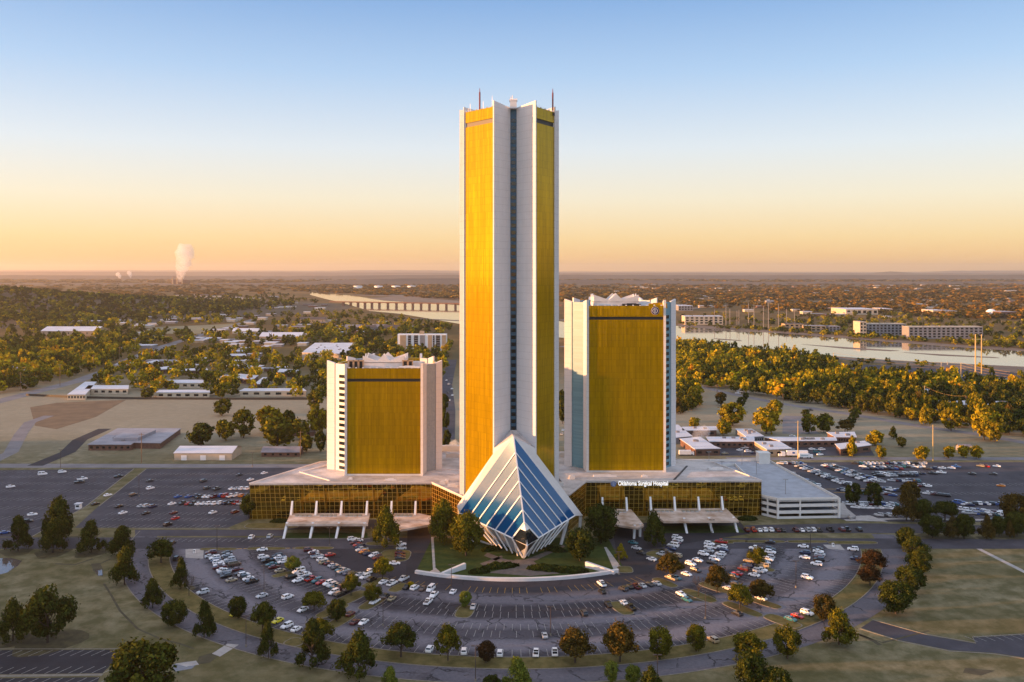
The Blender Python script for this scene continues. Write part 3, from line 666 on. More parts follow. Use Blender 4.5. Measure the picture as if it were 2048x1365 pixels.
def roof_units(par, lst, zr, mat='white_plain'):
    for x, y, a, b, h in lst:
        m = MB(); m.box((x, y, zr + h / 2), (a, b, h), 0, 0.96); m.box((x, y, zr + h + .15), (a * .5, b * .5, .3)); m.build('rooftop_unit', M[mat], par)
roof_units(lt, [(W(820, 476), 474, 11, 5, 1.6), (W(785, 474), 471, 6, 3, 1.3), (W(700, 472), 470, 3, 2, 1.2), (W(835, 490), 488, 6, 6, 2.6)], zrl)
roof_units(rt, [(W(1205, 482), 480, 8, 4, 2.0), (W(1218, 480), 477, 3, 2, 1.4)], zrr)
roof_units(rt, [(W(1262, 486), 484, 10, 4, 2.2)], zrr, 'black'); roof_units(rt, [(W(1312, 486), 480, 10, 1.2, 2.6)], zrr, 'gold'); roof_units(rt, [(W(1285, 500), 500, 9, 4, 2.8)], zrr)

# ------------------------------------------------------------------ blue glass prow in front of the tall tower
A = Vector((0.65, 396, 50.0)); B = Vector((6.3, 380.5, 7.4)); CLp = Vector((W(918, 411), 411, Zp(1027, 411))); CRp = Vector((W(1150, 408), 408, Zp(1032, 408)))
T = Vector((4.9, 387.5, 0.0))
prow = thing('glass_prow', 'blue glass pyramid entrance with white ribs at the foot of the tall tower', 'pyramid', (3, 400, 0))
def tri_facet(A, B, C, name, mat, parent=prow, t_=0.35):
    n = (B - A).cross(C - A).normalized()
    m = MB(); m.face([A, B, C]); m.face([A - n * t_, C - n * t_, B - n * t_])
    for p, q in ((A, B), (B, C), (C, A)): m.face([p, p - n * t_, q - n * t_, q])
    return m.build(name, mat, parent), n
fl_, nl = tri_facet(A, CLp, B, 'glass_facet', M['blueglass'])
fr_, nr = tri_facet(A, B, CRp, 'glass_facet', M['blueglass'])
M['ribwhite'] = paint('white_rib_metal', (0.80, 0.80, 0.80), 0.45, var=0.06)
M['soffit'] = paint('grey_soffit', (0.30, 0.31, 0.33), 0.6, var=0.2, scale=0.5)
def beam(m, p, q, wd, n, h):                 # square rib lying on a surface whose normal is n
    d = (q - p).normalized(); s_ = d.cross(n).normalized() * wd / 2; u = n * h
    a = [p - s_, p + s_, q + s_, q - s_]; b = [x + u for x in a]
    m.face(b); m.face([a[3], a[2], a[1], a[0]])
    for i in range(4): j = (i + 1) % 4; m.face([a[i], a[j], b[j], b[i]])
for C, n, fac in ((CLp, nl, fl_), (CRp, nr, fr_)):
    k = 7
    for i in range(1, k):                    # ribs run parallel to the outer edge, from the ridge down to the eave
        f = i / k; p = A.lerp(B, f * 0.93 + 0.02); q = C.lerp(B, f * 0.93 + 0.02)
        m = MB(); beam(m, p + n * .0, q, 0.42, n, 0.35); m.build('rib', M['ribwhite'], fac)
        m = MB(); 
        d1 = (T - B); e = q.lerp(T, 0.0); g_ = C.lerp(T, 0.45).lerp(T, f)
        dn = (B - C).cross(T - C).normalized()
        if dn.z > 0: dn = -dn
        beam(m, q, Vector((g_.x, g_.y, max(g_.z * 0.5, 0.1))), 0.5, dn, 0.5); m.build('under_rib', M['ribwhite'], prow)
m = MB(); n = (nl + nr).normalized(); beam(m, A, B, 0.55, n, 0.6); m.build('ridge_beam', M['ribwhite'], prow)
m = MB(); beam(m, B + n * .3, T + Vector((0, -.4, 0)), 0.8, Vector((0, -1, 0)), 0.7); m.build('beak_beam', M['ribwhite'], prow)
for C in (CLp, CRp):                         # undercut below the eave
    m = MB(); m.face([C, B, T]); d = Vector((0, 6, 0)); m.face([C + d, T + d, B + d]); m.face([C, T, T + d, C + d]); m.build('undercut', M['soffit'], prow)
    m = MB(); nn = Vector((0, -.5, -1)).normalized(); beam(m, C, B, 0.5, Vector((0, -.8, .6)), 0.5); m.build('eave_beam', M['ribwhite'], prow)
# little window gable over the nose
g0 = A.lerp(B, 0.80); gl = CLp.lerp(B, 0.80); gr_ = CRp.lerp(B, 0.78)
nose = B + Vector((0, -0.6, 0.2))
m = MB(); hl, hr = B.lerp(gl, .98) + nl * .5, B.lerp(gr_, .98) + nr * .5; top = g0 + n * 1.6
m.face([top, hl, nose]); m.face([top, nose, hr]); gb = m.build('entrance_gable', M['win_dark'], prow)
for p, q in ((top, hl), (top, hr), (hl, T + Vector((-.3, -.2, 0))), (hr, T + Vector((.3, -.2, 0)))):
    m = MB(); beam(m, p, q, 0.6, Vector((0, -.8, .6)), 0.6); m.build('gable_beam', M['ribwhite'], gb)
m = MB(); m.face([hl + Vector((0, .4, -.2)), T + Vector((0, .2, 0)), nose + Vector((0, .4, 0))]); m.face([nose + Vector((0, .4, 0)), T + Vector((0, .2, 0)), hr + Vector((0, .4, -.2))]); m.build('entrance_glass', M['black'], gb)
m = MB(); wt = top.lerp(A, 0.10) + n * .2; m.face([top + n * .15, hl.lerp(top, .62) + n * .3, nose.lerp(top, .62) + n * .4]); m.face([top + n * .15, nose.lerp(top, .62) + n * .4, hr.lerp(top, .62) + n * .3]); m.build('gable_cap', M['ribwhite'], gb)
# white cheeks that flare from the tower's corner walls down to the eaves
wl, wr = Vector((P1[0] - .4, 401.4, 41.5)), Vector((P2[0] + .4, 401.4, 41.5))
el, er = Vector((W(914, 413), 413, Zp(1012, 413))), Vector((W(1166, 411), 411, Zp(1032, 411)))
for w_, e_, C, lf in ((wl, el, CLp, 1), (wr, er, CRp, 0)):
    m = MB(); off = Vector((0, 3.0, -0.5)); P_ = [A, w_, e_, C] if lf else [A, C, e_, w_]
    a0 = Vector((P1[0] if lf else P2[0], 401.6, 44.0))
    m.face([A, a0, w_, e_, C] if lf else [A, C, e_, w_, a0]); Q = [p + off for p in ([A, a0, w_, e_, C] if lf else [A, C, e_, w_, a0])]
    m.face(Q[::-1]); P_ = [A, a0, w_, e_, C] if lf else [A, C, e_, w_, a0]
    for i in range(len(P_)): j = (i + 1) % len(P_); m.face([P_[j], P_[i], Q[i], Q[j]])
    m.build('cheek', M['white_plain'], prow)
m = MB(); m.face([A, Vector((P2[0], 402.4, 44)), Vector((2, 412.6, 50)), Vector((-.7, 412.6, 50)), Vector((P1[0], 402.4, 44))][::-1]); m.face([A + Vector((0, 0, -.5)), Vector((P2[0], 402.4, 43.5)), Vector((2, 412.6, 49.5)), Vector((-.7, 412.6, 49.5)), Vector((P1[0], 402.4, 43.5))]); m.build('saddle_roof', M['roof'], prow)
for s_, C, e_ in ((-1, CLp, el), (1, CRp, er)):  # legs under the outer corners
    m = MB(); m.tube(C + Vector((-s_ * 3.0, 2, -1)), Vector((C.x - s_ * 6.5, C.y - 2, 0)), 1.0, 0.7, 6); m.tube(e_ + Vector((-s_ * 1, 1, -.6)), Vector((e_.x - s_ * 1.5, e_.y + 2, 0)), 0.8, 0.6, 6); m.build('corner_leg', M['white_plain'], prow)

# ------------------------------------------------------------------ podium
def roofpt(px, py): return G2(px, py, ZR)
front_l = [roofpt(499, 968), roofpt(864, 966), roofpt(945, 1003)]
front_r = [roofpt(1138, 990), roofpt(1172, 963), roofpt(1523, 962)]
back = [roofpt(1425, 925), roofpt(1150, 905), roofpt(890, 905), roofpt(640, 925)]
pod = thing('podium_building', 'bronze mirror glass podium with a wide pale roof under the three gold towers', 'building', (0, 470, 0))
outline = front_l + [(-10, 425), (16, 425)] + front_r + back
def lean(p): return (p[0] * 0.99, p[1] + 0.25)
for a, b in [(front_l[0], front_l[1]), (front_l[1], front_l[2]), (front_r[0], front_r[1]), (front_r[1], front_r[2])]:
    m = MB(); a2, b2 = lean(a), lean(b); L = math.hypot(b[0] - a[0], b[1] - a[1])
    m.face([(a2[0], a2[1], 0), (b2[0], b2[1], 0), (b[0], b[1], ZR - 0.7), (a[0], a[1], ZR - 0.7)], [(0, 0), (L, 0), (L, ZR), (0, ZR)])
    m.build('glass_front', M['podium_glass'], pod)
m = MB(); bl_ = [front_r[2]] + back + [front_l[0]]; u0 = 0
for a, b in zip(bl_, bl_[1:]):
    a2, b2 = lean(a), lean(b); L = math.hypot(b[0] - a[0], b[1] - a[1]); m.face([(a[0], a[1] - .0, 0), (b[0], b[1], 0), (b[0], b[1], ZR - 0.7), (a[0], a[1], ZR - 0.7)], [(0, 0), (L, 0), (L, ZR), (0, ZR)])
m.build('rear_wall', M['podium_glass'], pod)
m = MB(); m.prism(outline, ZR - 0.7, ZR - 0.02); rf = m.build('roof', M['roof'], pod)
M['pinkroof'] = paint('roof_edge_metal', (0.72, 0.66, 0.63), 0.5, var=.1)
m = MB()
for a, b in list(zip(outline, outline[1:] + outline[:1])):
    if a[1] == 425 and b[1] == 425: continue
    for q in ribbon([a, b], 0.5): m.prism(q, ZR - 0.02, ZR + 0.45)
m.build('parapet', M['pinkroof'], rf)
roof_units(pod, [(W(885, 445), 446, 3, 2, 1.6), (W(905, 440), 441, 5, 2, 1.2), (W(893, 450), 452, 2, 4, 1.0), (W(780, 452), 455, 6, 1.2, .7), (W(700, 455), 457, 2, 1.4, .8), (W(1120, 440), 444, 4, 2, 1.5), (W(1110, 448), 452, 2, 5, 1.2), (W(1145, 455), 459, 3, 3, 1.4), (W(1210, 462), 463, 12, 1.2, .9), (W(1290, 462), 463, 3, 1.2, .8), (W(905, 500), 512, 9, 2, 2.2), (W(1130, 500), 512, 8, 2, 2.2), (W(1440, 470), 480, 8, 3, .9), (W(900, 520), 530, 14, 3, 3.0)], ZR)
for a, b in [((600, 945), (660, 930)), ((600, 945), (660, 962)), ((1347, 962), (1374, 933)), ((862, 945), (915, 950)), ((930, 942), (880, 938)), ((1106, 945), (1122, 965))]:
    m = MB(); pa, pb = G(*a, ZR), G(*b, ZR)
    for q in ribbon([pa[:2], pb[:2]], 0.9): m.prism(q, ZR, ZR + 0.35)
    m.build('roof_duct', M['dark'] if a[0] > 1300 or a[0] > 1100 else M['pinkroof'], pod)

# white finned canopies standing in front of the podium
M['canopy'] = paint('stained_canopy_roof', (0.66, 0.55, 0.47), 0.8, c2=(0.36, 0.24, 0.16), scale=0.16)
def canopy(name, label, roof_px, z, fins, legs, sky_rows):
    c0 = G(roof_px[0][0], roof_px[0][1], z); r = thing(name, label, 'canopy', (c0[0], c0[1], 0))
    poly = [G2(*p, z) for p in roof_px]
    m = MB(); m.prism(poly, z - 0.9, z, bottom=True); rf = m.build('canopy_roof', M['canopy'], r)
    for x, y in fins:                        # upright white fin at the back edge
        b = G(x, y, z); m = MB(); zt = z + 6.0
        m.prism([(b[0] - .45, b[1] - 2.6), (b[0] + .45, b[1] - 2.6), (b[0] + .45, b[1] + .6), (b[0] - .45, b[1] + .6)], z - 0.9, [z + .3, z + .3, zt, zt]); m.build('fin', M['ribwhite'], r)
        m = MB(); m.box((b[0], b[1], z / 2 - .5), (0.9, 1.4, z - 1.0)); m.build('rear_post', M['ribwhite'], r)
    for (x0, y0), (x1, y1) in legs:          # slanting blade from the roof edge to the ground
        a = G(x0, y0, z); b = G(x1, y1, 0); m = MB(); h = 0.5
        pa = [Vector((a[0] - h, a[1], z + .5)), Vector((a[0] + h, a[1], z + .5)), Vector((b[0] + h, b[1] - .3, 0)), Vector((b[0] - h, b[1] - .3, 0))]
        pb = [Vector((a[0] - h, a[1] + 3.2, z - .3)), Vector((a[0] + h, a[1] + 3.2, z - .3)), Vector((b[0] + h, b[1] + 1.0, 0)), Vector((b[0] - h, b[1] + 1.0, 0))]
        m.face([pa[0], pa[3], pa[2], pa[1]]); m.face(pb)
        for i in range(4): j = (i + 1) % 4; m.face([pa[i], pa[j], pb[j], pb[i]])
        m.build('leg', M['ribwhite'], r)
    for x, y in sky_rows:                    # skylight strips
        b = G(x, y, z); m = MB()
        for k in range(4): m.box((b[0] + (k - 1.5) * 2.1, b[1], z + .15), (1.6, 3.4, .3), 0, .9)
        m.build('skylight', M['steel'], rf)
    return r
canopy('entrance_canopy', 'wide stained canopy with four white blade legs in front of the left podium wing', [(571, 1049), (735, 1049), (740, 1027), (581, 1027)], 5.8,
       [(584, 1028), (633, 1028), (683, 1028), (734, 1028)], [((574, 1047), (567, 1078)), ((626, 1047), (620, 1077)), ((678, 1047), (672, 1077)), ((729, 1047), (725, 1076))], [(607, 1032), (657, 1032), (707, 1032)])
canopy('side_canopy', 'angular stained canopy over the drive between the left podium wing and the glass prow', [(800, 1060), (862, 1049), (862, 1032), (838, 1027), (780, 1027)], 5.8,
       [(783, 1028), (831, 1028)], [((797, 1057), (792, 1079))], [(808, 1032)])
canopy('hospital_canopy', 'wide stained canopy with three white blade legs in front of the right podium wing', [(1327, 1043), (1478, 1042), (1452, 1017), (1297, 1018)], 5.8,
       [(1301, 1019), (1349, 1019), (1397, 1019), (1444, 1018)], [((1368, 1038), (1374, 1067)), ((1418, 1037), (1425, 1066)), ((1467, 1036), (1475, 1065))], [(1330, 1023), (1380, 1023), (1428, 1023)])
canopy('hospital_side_canopy', 'narrow stained canopy on two white piers right of the glass prow', [(1226, 1049), (1276, 1056), (1288, 1050), (1262, 1019), (1212, 1018)], 5.8,
       [(1205, 1020), (1253, 1020)], [((1270, 1052), (1268, 1078)), ((1281, 1050), (1280, 1074))], [(1236, 1024)])

# signs
def text_mesh(body, size):
    cu = bpy.data.curves.new('lettering', 'FONT'); cu.body = body; cu.size = size; cu.extrude = 0.12; cu.offset = 0.014; cu.align_x = 'LEFT'
    o = bpy.data.objects.new('lettering_source', cu); COL.objects.link(o)
    dg = bpy.context.evaluated_depsgraph_get(); me = bpy.data.meshes.new_from_object(o.evaluated_get(dg))
    bpy.data.objects.remove(o); bpy.data.curves.remove(cu); return me
M['signwhite'] = paint('sign_white', (0.85, 0.85, 0.85), 0.5, var=.04)
t = NT('lit_sign_letters'); b_ = t.n('ShaderNodeBsdfPrincipled'); t.inp(b_.inputs['Base Color'], (0.85, 0.85, 0.85)); t.inp(b_.inputs['Emission Color'], (1, 1, 1)); b_.inputs['Emission Strength'].default_value = 0.22; M['litletters'] = t.done(b_.outputs[0])
M['signblue'] = paint('sign_blue', (0.02, 0.10, 0.36), 0.5, var=.1)
M['signnavy'] = paint('sign_navy', (0.012, 0.012, 0.10), 0.5, var=.1)
def emblem(parent, x, y, z, r_, mat):
    m = MB(); m.tube((x, y, z), (x, y - .3, z), r_, r_, 28); d = m.build('disc', M[mat], parent)
    m = MB()
    def stroke_arc(cx, a0, a1, rr, wd):
        P = [(cx + rr * math.cos(R(a0 + (a1 - a0) * i / 10)), z + 1.15 * rr * math.sin(R(a0 + (a1 - a0) * i / 10))) for i in range(11)]
        for a, b in zip(P, P[1:]): m.tube((a[0], y - .36, a[1]), (b[0], y - .36, b[1]), wd, wd, 5)
    for s_ in (-1, 1):
        m.box((x + s_ * r_ * .16, y - .36, z), (r_ * .09, .14, r_ * 1.6)); stroke_arc(x + s_ * r_ * .16, 90 if s_ > 0 else 90, -90 if s_ > 0 else 270, r_ * .46, r_ * .05)
    m.build('monogram', M['signwhite'], d)
    m = MB()
    for i in range(28):
        a, b = 2 * math.pi * i / 28, 2 * math.pi * (i + 1) / 28; m.tube((x + r_ * math.cos(a), y - .2, z + r_ * math.sin(a)), (x + r_ * math.cos(b), y - .2, z + r_ * math.sin(b)), r_ * .045, r_ * .045, 5)
    m.build('rim', M['signwhite'], d); return d
Dw = front_r[1][1] - 0.35; x0 = W(1236, Dw); x1 = W(1336, Dw); zt = Zp(972, Dw)
sg = thing('hospital_sign', 'white lettering reading Oklahoma Surgical Hospital with a round blue emblem on the podium wall', 'sign', (W(1227, Dw), Dw, zt))
me = text_mesh('Oklahoma Surgical Hospital', 1.0); wdt = max(v.co.x for v in me.vertices) or 1.0; s_ = (x1 - x0) / wdt
me.materials.clear(); me.materials.append(M['litletters'])
o = link('lettering', me, sg, (x0 - W(1227, Dw), 0.0, 0.2), 0); o.rotation_euler = (R(90), 0, 0); o.scale = (s_, s_ * 1.35, 1.5)
emblem(sg, W(1227, Dw), Dw, zt + .95, 1.35, 'signblue')
em = thing('emblem_sign', 'round navy emblem with a white rim and monogram at the top of the gold wall', 'sign', (W(1310, DR), DR - .2, Zp(622, DR)))
emblem(em, W(1310, DR), DR - .15, Zp(622, DR), 2.0, 'signnavy')

# ------------------------------------------------------------------ white rim wall of the garden
gw = thing('garden_wall', 'long curved white wall along the drive in front of the glass prow', 'wall', (0.75, 358, 0))
m = MB(); C2 = (0.75, 447.3)
for i in range(48):
    a0, a1 = R(243.5 + 55 * i / 48), R(243.5 + 55 * (i + 1) / 48)
    P_ = [(C2[0] + r * math.cos(a), C2[1] + r * math.sin(a)) for r, a in ((89.6, a0), (89.6, a1), (88.2, a1), (88.2, a0))]; m.prism(P_, 0, 1.25)
m.build('curved_wall', M['white_plain'], gw)
for a, b in [((884, 1152), (930, 1138)), ((1229, 1149), (1172, 1135))]:
    m = MB(); q = ribbon(PX(a, b), 1.3)[0]; m.prism(q, 0, [1.25, 2.4, 2.4, 1.25] if q[0][1] < q[1][1] else 1.25); m.build('wing_wall', M['white_plain'], gw)

# ------------------------------------------------------------------ parking garage
M['garage'] = paint('garage_white', (0.72, 0.70, 0.66), 0.7, var=.08, scale=.3)
M['deck'] = paint('garage_deck_frost', (0.40, 0.43, 0.48), 0.85, var=.22, scale=.25)
ZD = 9.2
fr1, fr2 = G2(1556, 1001, ZD), G2(1679, 999, ZD); bk2, bk1 = G2(1538, 923, ZD), G2(1352, 922, ZD); fl0 = G2(1514, 992, ZD); fl1 = G2(1470, 968, ZD)
gar = thing('parking_garage', 'white open parking garage with frosty roof deck at the right end of the podium', 'garage', (fr1[0], fr1[1], 0))
gp = [fr1, fr2, bk2, bk1, fl1, fl0]
m = MB(); m.prism(gp, ZD - .7, ZD - .05); m.build('roof_deck', M['deck'], gar)
for zf in (3.0, 6.0):
    m = MB(); m.prism([(p[0] * .9965 + .6, p[1] + .9 if i < 2 or i == 5 else p[1] - .9) for i, p in enumerate(gp)], zf - .5, zf - .1); m.build('floor_slab', M['deck'], gar)
for zb, h in ((0.0, 1.1), (2.5, 1.5), (5.7, 1.5), (8.4, 1.9)):
    m = MB()
    for a, b in ((fr1, fr2), (fl0, fr1), (fl1, fl0), (fr2, bk2), (bk2, bk1)):
        p, q = shift(a, b, .45); m.prism([a, b, q, p], zb, zb + h)
    m.build('parapet_band', M['garage'], gar)
for a, b, k in ((fr1, fr2, 3), (fl0, fr1, 2), (fr2, bk2, 9), (bk2, bk1, 5)):
    for i in range(k + 1):
        f = i / k
        if (a, b) != (fr1, fr2) and i == k: continue
        if (a, b) == (fr1, fr2) and i == 1: f = 0.36
        if (a, b) == (fr1, fr2) and i == 2: continue
        c_ = (a[0] + (b[0] - a[0]) * f, a[1] + (b[1] - a[1]) * f); v = Vector((b[0] - a[0], b[1] - a[1])).normalized()
        m = MB(); m.box((c_[0] - v.y * .3, c_[1] + v.x * .3, ZD / 2 + .3), (1.0 if i in (0, k) else .6, .9, ZD + .55), math.atan2(v.y, v.x)); m.build('pier', M['garage'], gar)
m = MB(); m.box((G(1526, 926, ZD)[0], G(1526, 926, ZD)[1], ZD / 2 + 3), (6.5, 7, ZD + 6)); m.box((G(1526, 926, ZD)[0], G(1526, 926, ZD)[1], ZD + 6.2), (7, 7.5, .4)); m.build('stair_tower', M['garage'], gar)
for a, b in (((1470, 932), (1522, 982)), ((1432, 934), (1470, 932)), ((1350, 925), (1520, 922))):
    m = MB()
    for q in ribbon([G2(*a, ZD), G2(*b, ZD)], .5): m.prism(q, ZD, ZD + 1.4)
    m.build('ramp_wall', M['garage'], gar)
for x, y in ((1571, 989), (1444, 950), (1513, 950), (1418, 930), (1484, 930)):
    b = G(x, y, ZD); m = MB(); m.tube((b[0], b[1], ZD), (b[0], b[1], ZD + 7.5), .16, .12, 6); m.box((b[0], b[1], ZD + 7.5), (2.6, .5, .22)); m.build('deck_lamp', M['steel'], gar)
ramp = thing('entry_ramp', 'pale concrete ramp and stair beside the open garage', 'ramp', (G2(1695, 1035)[0], G2(1695, 1035)[1], 0))
for px4, h in [([(1680, 1036), (1700, 1036), (1688, 1012), (1678, 1012)], 1.6), ([(1700, 1040), (1712, 1036), (1690, 1018), (1686, 1022)], 1.0), ([(1712, 1042), (1775, 1044), (1740, 1032), (1710, 1033)], 0.2)]:
    m = MB(); m.prism(PX(*px4), 0, h); m.build('ramp_slab', M['concrete_path'], ramp)
# ------------------------------------------------------------------ BUILDINGS of the middle distance
M['brick'] = paint('brown_brick', (0.16, 0.085, 0.06), 0.85, var=.3, scale=.5)
M['cream'] = paint('cream_siding', (0.55, 0.46, 0.34), 0.8, var=.15, scale=.2)
M['tanwall'] = paint('tan_stucco', (0.42, 0.31, 0.20), 0.8, var=.15, scale=.2)
M['greywall'] = paint('grey_wall', (0.26, 0.25, 0.26), 0.8, var=.2, scale=.2)
M['whiteroof'] = paint('frosted_white_roof', (0.66, 0.68, 0.74), 0.7, var=.18, scale=.06)
M['greyroof'] = paint('frosted_grey_roof', (0.34, 0.34, 0.38), 0.8, var=.3, scale=.08)
M['brownroof'] = paint('brown_shingle_roof', (0.11, 0.085, 0.075), 0.85, var=.3, scale=.15)
M['lilacroof'] = paint('frosted_shingle_roof', (0.26, 0.24, 0.26), 0.85, var=.3, scale=.15)
def windows_on(par, a, b, z0, z1, k, wf=0.5, mat='win_dark', rows=1):
    v = Vector((b[0] - a[0], b[1] - a[1])); L = v.length; v.normalize(); n = Vector((v.y, -v.x)) * .06
    for r_ in range(rows):
        za = z0 + (z1 - z0) * (r_ + .2) / rows; zb = z0 + (z1 - z0) * (r_ + .8) / rows
        for i in range(k):
            p = Vector(a) + v * L * (i + .5 - wf / 2) / k + n; q = Vector(a) + v * L * (i + .5 + wf / 2) / k + n
            m = MB(); m.prism([(p.x, p.y), (q.x, q.y), (q.x - n.x * 3, q.y - n.y * 3), (p.x - n.x * 3, p.y - n.y * 3)], za, zb); m.build('window', M[mat], par)
def flat_building(name, label, cat, roofpx, z, wall, roof, win=None, group=None, units=0, pitch=0.0):
    P = [G2(*p, z) for p in roofpx]
    a = sum(P[i][0] * P[(i + 1) % len(P)][1] - P[(i + 1) % len(P)][0] * P[i][1] for i in range(len(P)))
    if a < 0: P.reverse()
    block(P); c = (sum(p[0] for p in P) / len(P), sum(p[1] for p in P) / len(P))
    r = thing(name, label, cat, (c[0], c[1], 0), 0, group)
    m = MB(); m.prism(P, 0, z - .35, top=False); w_ = m.build('wall', M[wall], r)
    def grow(p, d): v = Vector((p[0] - c[0], p[1] - c[1])); v *= 1 + d / max(v.length, 1); return (c[0] + v.x, c[1] + v.y)
    m = MB(); m.prism([grow(p, .8) for p in P], z - .35, z, bottom=True); rf = m.build('roof', M[roof], r)
    rs = random.Random(int(c[0]))
    for i in range(units):
        f, g = rs.uniform(.2, .8), rs.uniform(.25, .75); q = Vector(P[0]).lerp(Vector(P[1]), f).lerp(Vector(P[-1]).lerp(Vector(P[2 % len(P)]), f), g)
        m = MB(); m.box((q.x, q.y, z + .6), (2.4, 2.0, 1.2)); m.build('rooftop_unit', M['greywall'], rf)
    if win:
        k, z0, z1 = win[:3]; fr = min(range(len(P)), key=lambda i: P[i][1] + P[(i + 1) % len(P)][1]); windows_on(w_, P[fr], P[(fr + 1) % len(P)], z0, z1, k, *(win[3:]))
    return r
def gable_house(name, label, cat, px, py, w_, d, h, rz=0.0, wall='brick', roof='brownroof', rise_=2.2, win=3, group=None, z=0.0, doors=0):
    x, y, _ = G(px, py, z); r = thing(name, label, cat, (x, y + d / 2, z), R(rz), group)
    a, b = w_ / 2, d / 2; ov = .5
    m = MB(); m.box((0, 0, h / 2), (w_, d, h))
    for s_ in (-1, 1): m.face([(s_ * a, -b, h), (s_ * a, b, h), (s_ * a, 0, h + rise_)] if s_ > 0 else [(s_ * a, b, h), (s_ * a, -b, h), (s_ * a, 0, h + rise_)])
    wl_ = link('wall', m.mesh('wall', M[wall]), r)
    m = MB(); A_, B_ = a + ov, b + ov; hr = h + rise_; e = .18
    for z_, fl in ((0.06, 1), (0.06 + e, 0)):
        q1 = [(-A_, -B_, h - rise_ * ov / b + z_), (A_, -B_, h - rise_ * ov / b + z_), (A_, 0, hr + z_), (-A_, 0, hr + z_)]; q2 = [(A_, B_, h - rise_ * ov / b + z_), (-A_, B_, h - rise_ * ov / b + z_), (-A_, 0, hr + z_), (A_, 0, hr + z_)]
        m.face(q1); m.face(q2)
    for s_ in (-1, 1): m.face([(s_ * A_, -B_, h - rise_ * ov / b + .06), (s_ * A_, 0, hr + .06), (s_ * A_, 0, hr + .24), (s_ * A_, -B_, h - rise_ * ov / b + .24)])
    m.face([(-A_, -B_, h - rise_ * ov / b + .06), (A_, -B_, h - rise_ * ov / b + .06), (A_, -B_, h - rise_ * ov / b + .24), (-A_, -B_, h - rise_ * ov / b + .24)])
    link('roof', m.mesh('roof', M[roof]), r)
    for i in range(win):
        xx = -a + w_ * (i + .5) / win; m = MB(); m.box((xx, -b - .03, h * .52), (min(1.6, w_ / win * .5), .12, h * .4)); o = link('window', m.mesh('window', M['win_dark']), wl_)
    for i in range(doors):
        xx = -a + w_ * (i + .5) / doors; m = MB(); m.box((xx, -b - .04, h * .35), (3.6, .12, h * .7)); link('door', m.mesh('door', M['signwhite']), wl_)
    ca, sa = math.cos(R(rz)), math.sin(R(rz)); block([(x + u * ca - v * sa, y + d / 2 + u * sa + v * ca) for u, v in ((-a - 2, -b - 2), (a + 2, -b - 2), (a + 2, b + 2), (-a - 2, b + 2))])
    return r
# near left
s_ = flat_building('school_building', 'low school with frosted grey flat roof and raised middle section on the pale field', 'school', [(177, 889), (262, 889), (268, 885), (320, 886), (361, 857), (236, 857)], 4.2, 'brick', 'greyroof', (7, .8, 3.2, .45), units=3)
m = MB(); pr = [G2(*p, 6.4) for p in ((226, 876), (276, 876), (312, 860), (256, 860))]; m.prism(pr, 4.2, 6.4); m.build('raised_roof', M['greyroof'], s_)
gable_house('metal_shed', 'cream metal shed with a long white roof beside the road left of the podium', 'shed', 406, 921, 37, 22, 4.6, 0, 'cream', 'whiteroof', 2.4, 0, doors=3)
gable_house('brick_house', 'long brick house with frosted dark roof and white porch behind the left podium wing', 'house', 561, 914, 25, 11, 3.0, 0, 'brick', 'lilacroof', 2.6, 5)
gable_house('brick_house', 'dark roofed house half hidden by trees left of the shortest tower', 'house', 596, 873, 22, 12, 3.0, 5, 'brick', 'brownroof', 2.6, 3)
fl = [('slanting end block of the brick apartments with white roof edge', [(135, 789), (171, 789), (193, 764), (170, 764)], 'cream'), ('long cream apartment block behind the black fence', [(171, 778), (256, 778), (256, 771), (178, 771)], 'cream'), ('low apartment block at the foot of the dark trees', [(313, 785), (419, 785), (417, 780), (320, 780)], 'cream'), ('apartment block with a wide white front', [(318, 766), (407, 766), (405, 760), (325, 760)], 'cream'),
      ('slanting apartment block in the middle of the group', [(425, 760), (441, 762), (466, 751), (450, 750)], 'brick'), ('apartment block with two bright roof edges', [(468, 755), (505, 760), (516, 751), (480, 748)], 'brick'), ('rightmost front apartment block with white roof edge', [(480, 782), (612, 782), (605, 777), (490, 777)], 'cream'), ('small slanting apartment block beside a round tree', [(509, 768), (520, 768), (534, 755), (525, 755)], 'brick'), ('slanting block next to the shortest tower', [(596, 767), (606, 768), (617, 753), (609, 753)], 'brick'),
      ('rear apartment block with thin white roof', [(362, 742), (415, 740), (412, 736), (366, 738)], 'brick'), ('rear apartment block seen over golden trees', [(308, 740), (354, 737), (350, 732), (314, 735)], 'brick'), ('farthest apartment block nearest the avenue', [(288, 729), (318, 723), (314, 720), (290, 725)], 'cream'), ('apartment block behind the golden tree', [(455, 712), (492, 712), (490, 708), (458, 708)], 'brick'), ('apartment block with pale roof under the big warehouse', [(556, 744), (600, 746), (596, 740), (560, 738)], 'brick')]
for lb, P, wl_ in fl: flat_building('apartment_block', lb, 'apartments', P, 5.5, wl_, 'whiteroof', (6, 1, 4.6, .5), 'brick apartment blocks at the left')
fe = thing('board_fence', 'long dark board fence along the pale field at the left', 'fence', (G2(340, 799)[0], G2(340, 799)[1], 0)); m = MB()
for q in ribbon(PX((52, 792), (160, 797), (260, 799), (450, 800), (640, 800)), .3): m.prism(q, 0, 2.1)
m.build('boards', M['dark'], fe)
flat_building('warehouse', 'big white roofed warehouse with small dark roof vents', 'warehouse', [(604, 705), (690, 708), (716, 686), (630, 686)], 9, 'cream', 'whiteroof', None, units=9)
gable_house('long_hall', 'tan hall with a long shining metal roof behind golden trees', 'hall', 560, 684, 72, 40, 9, 0, 'tanwall', 'whiteroof', 6, 8)
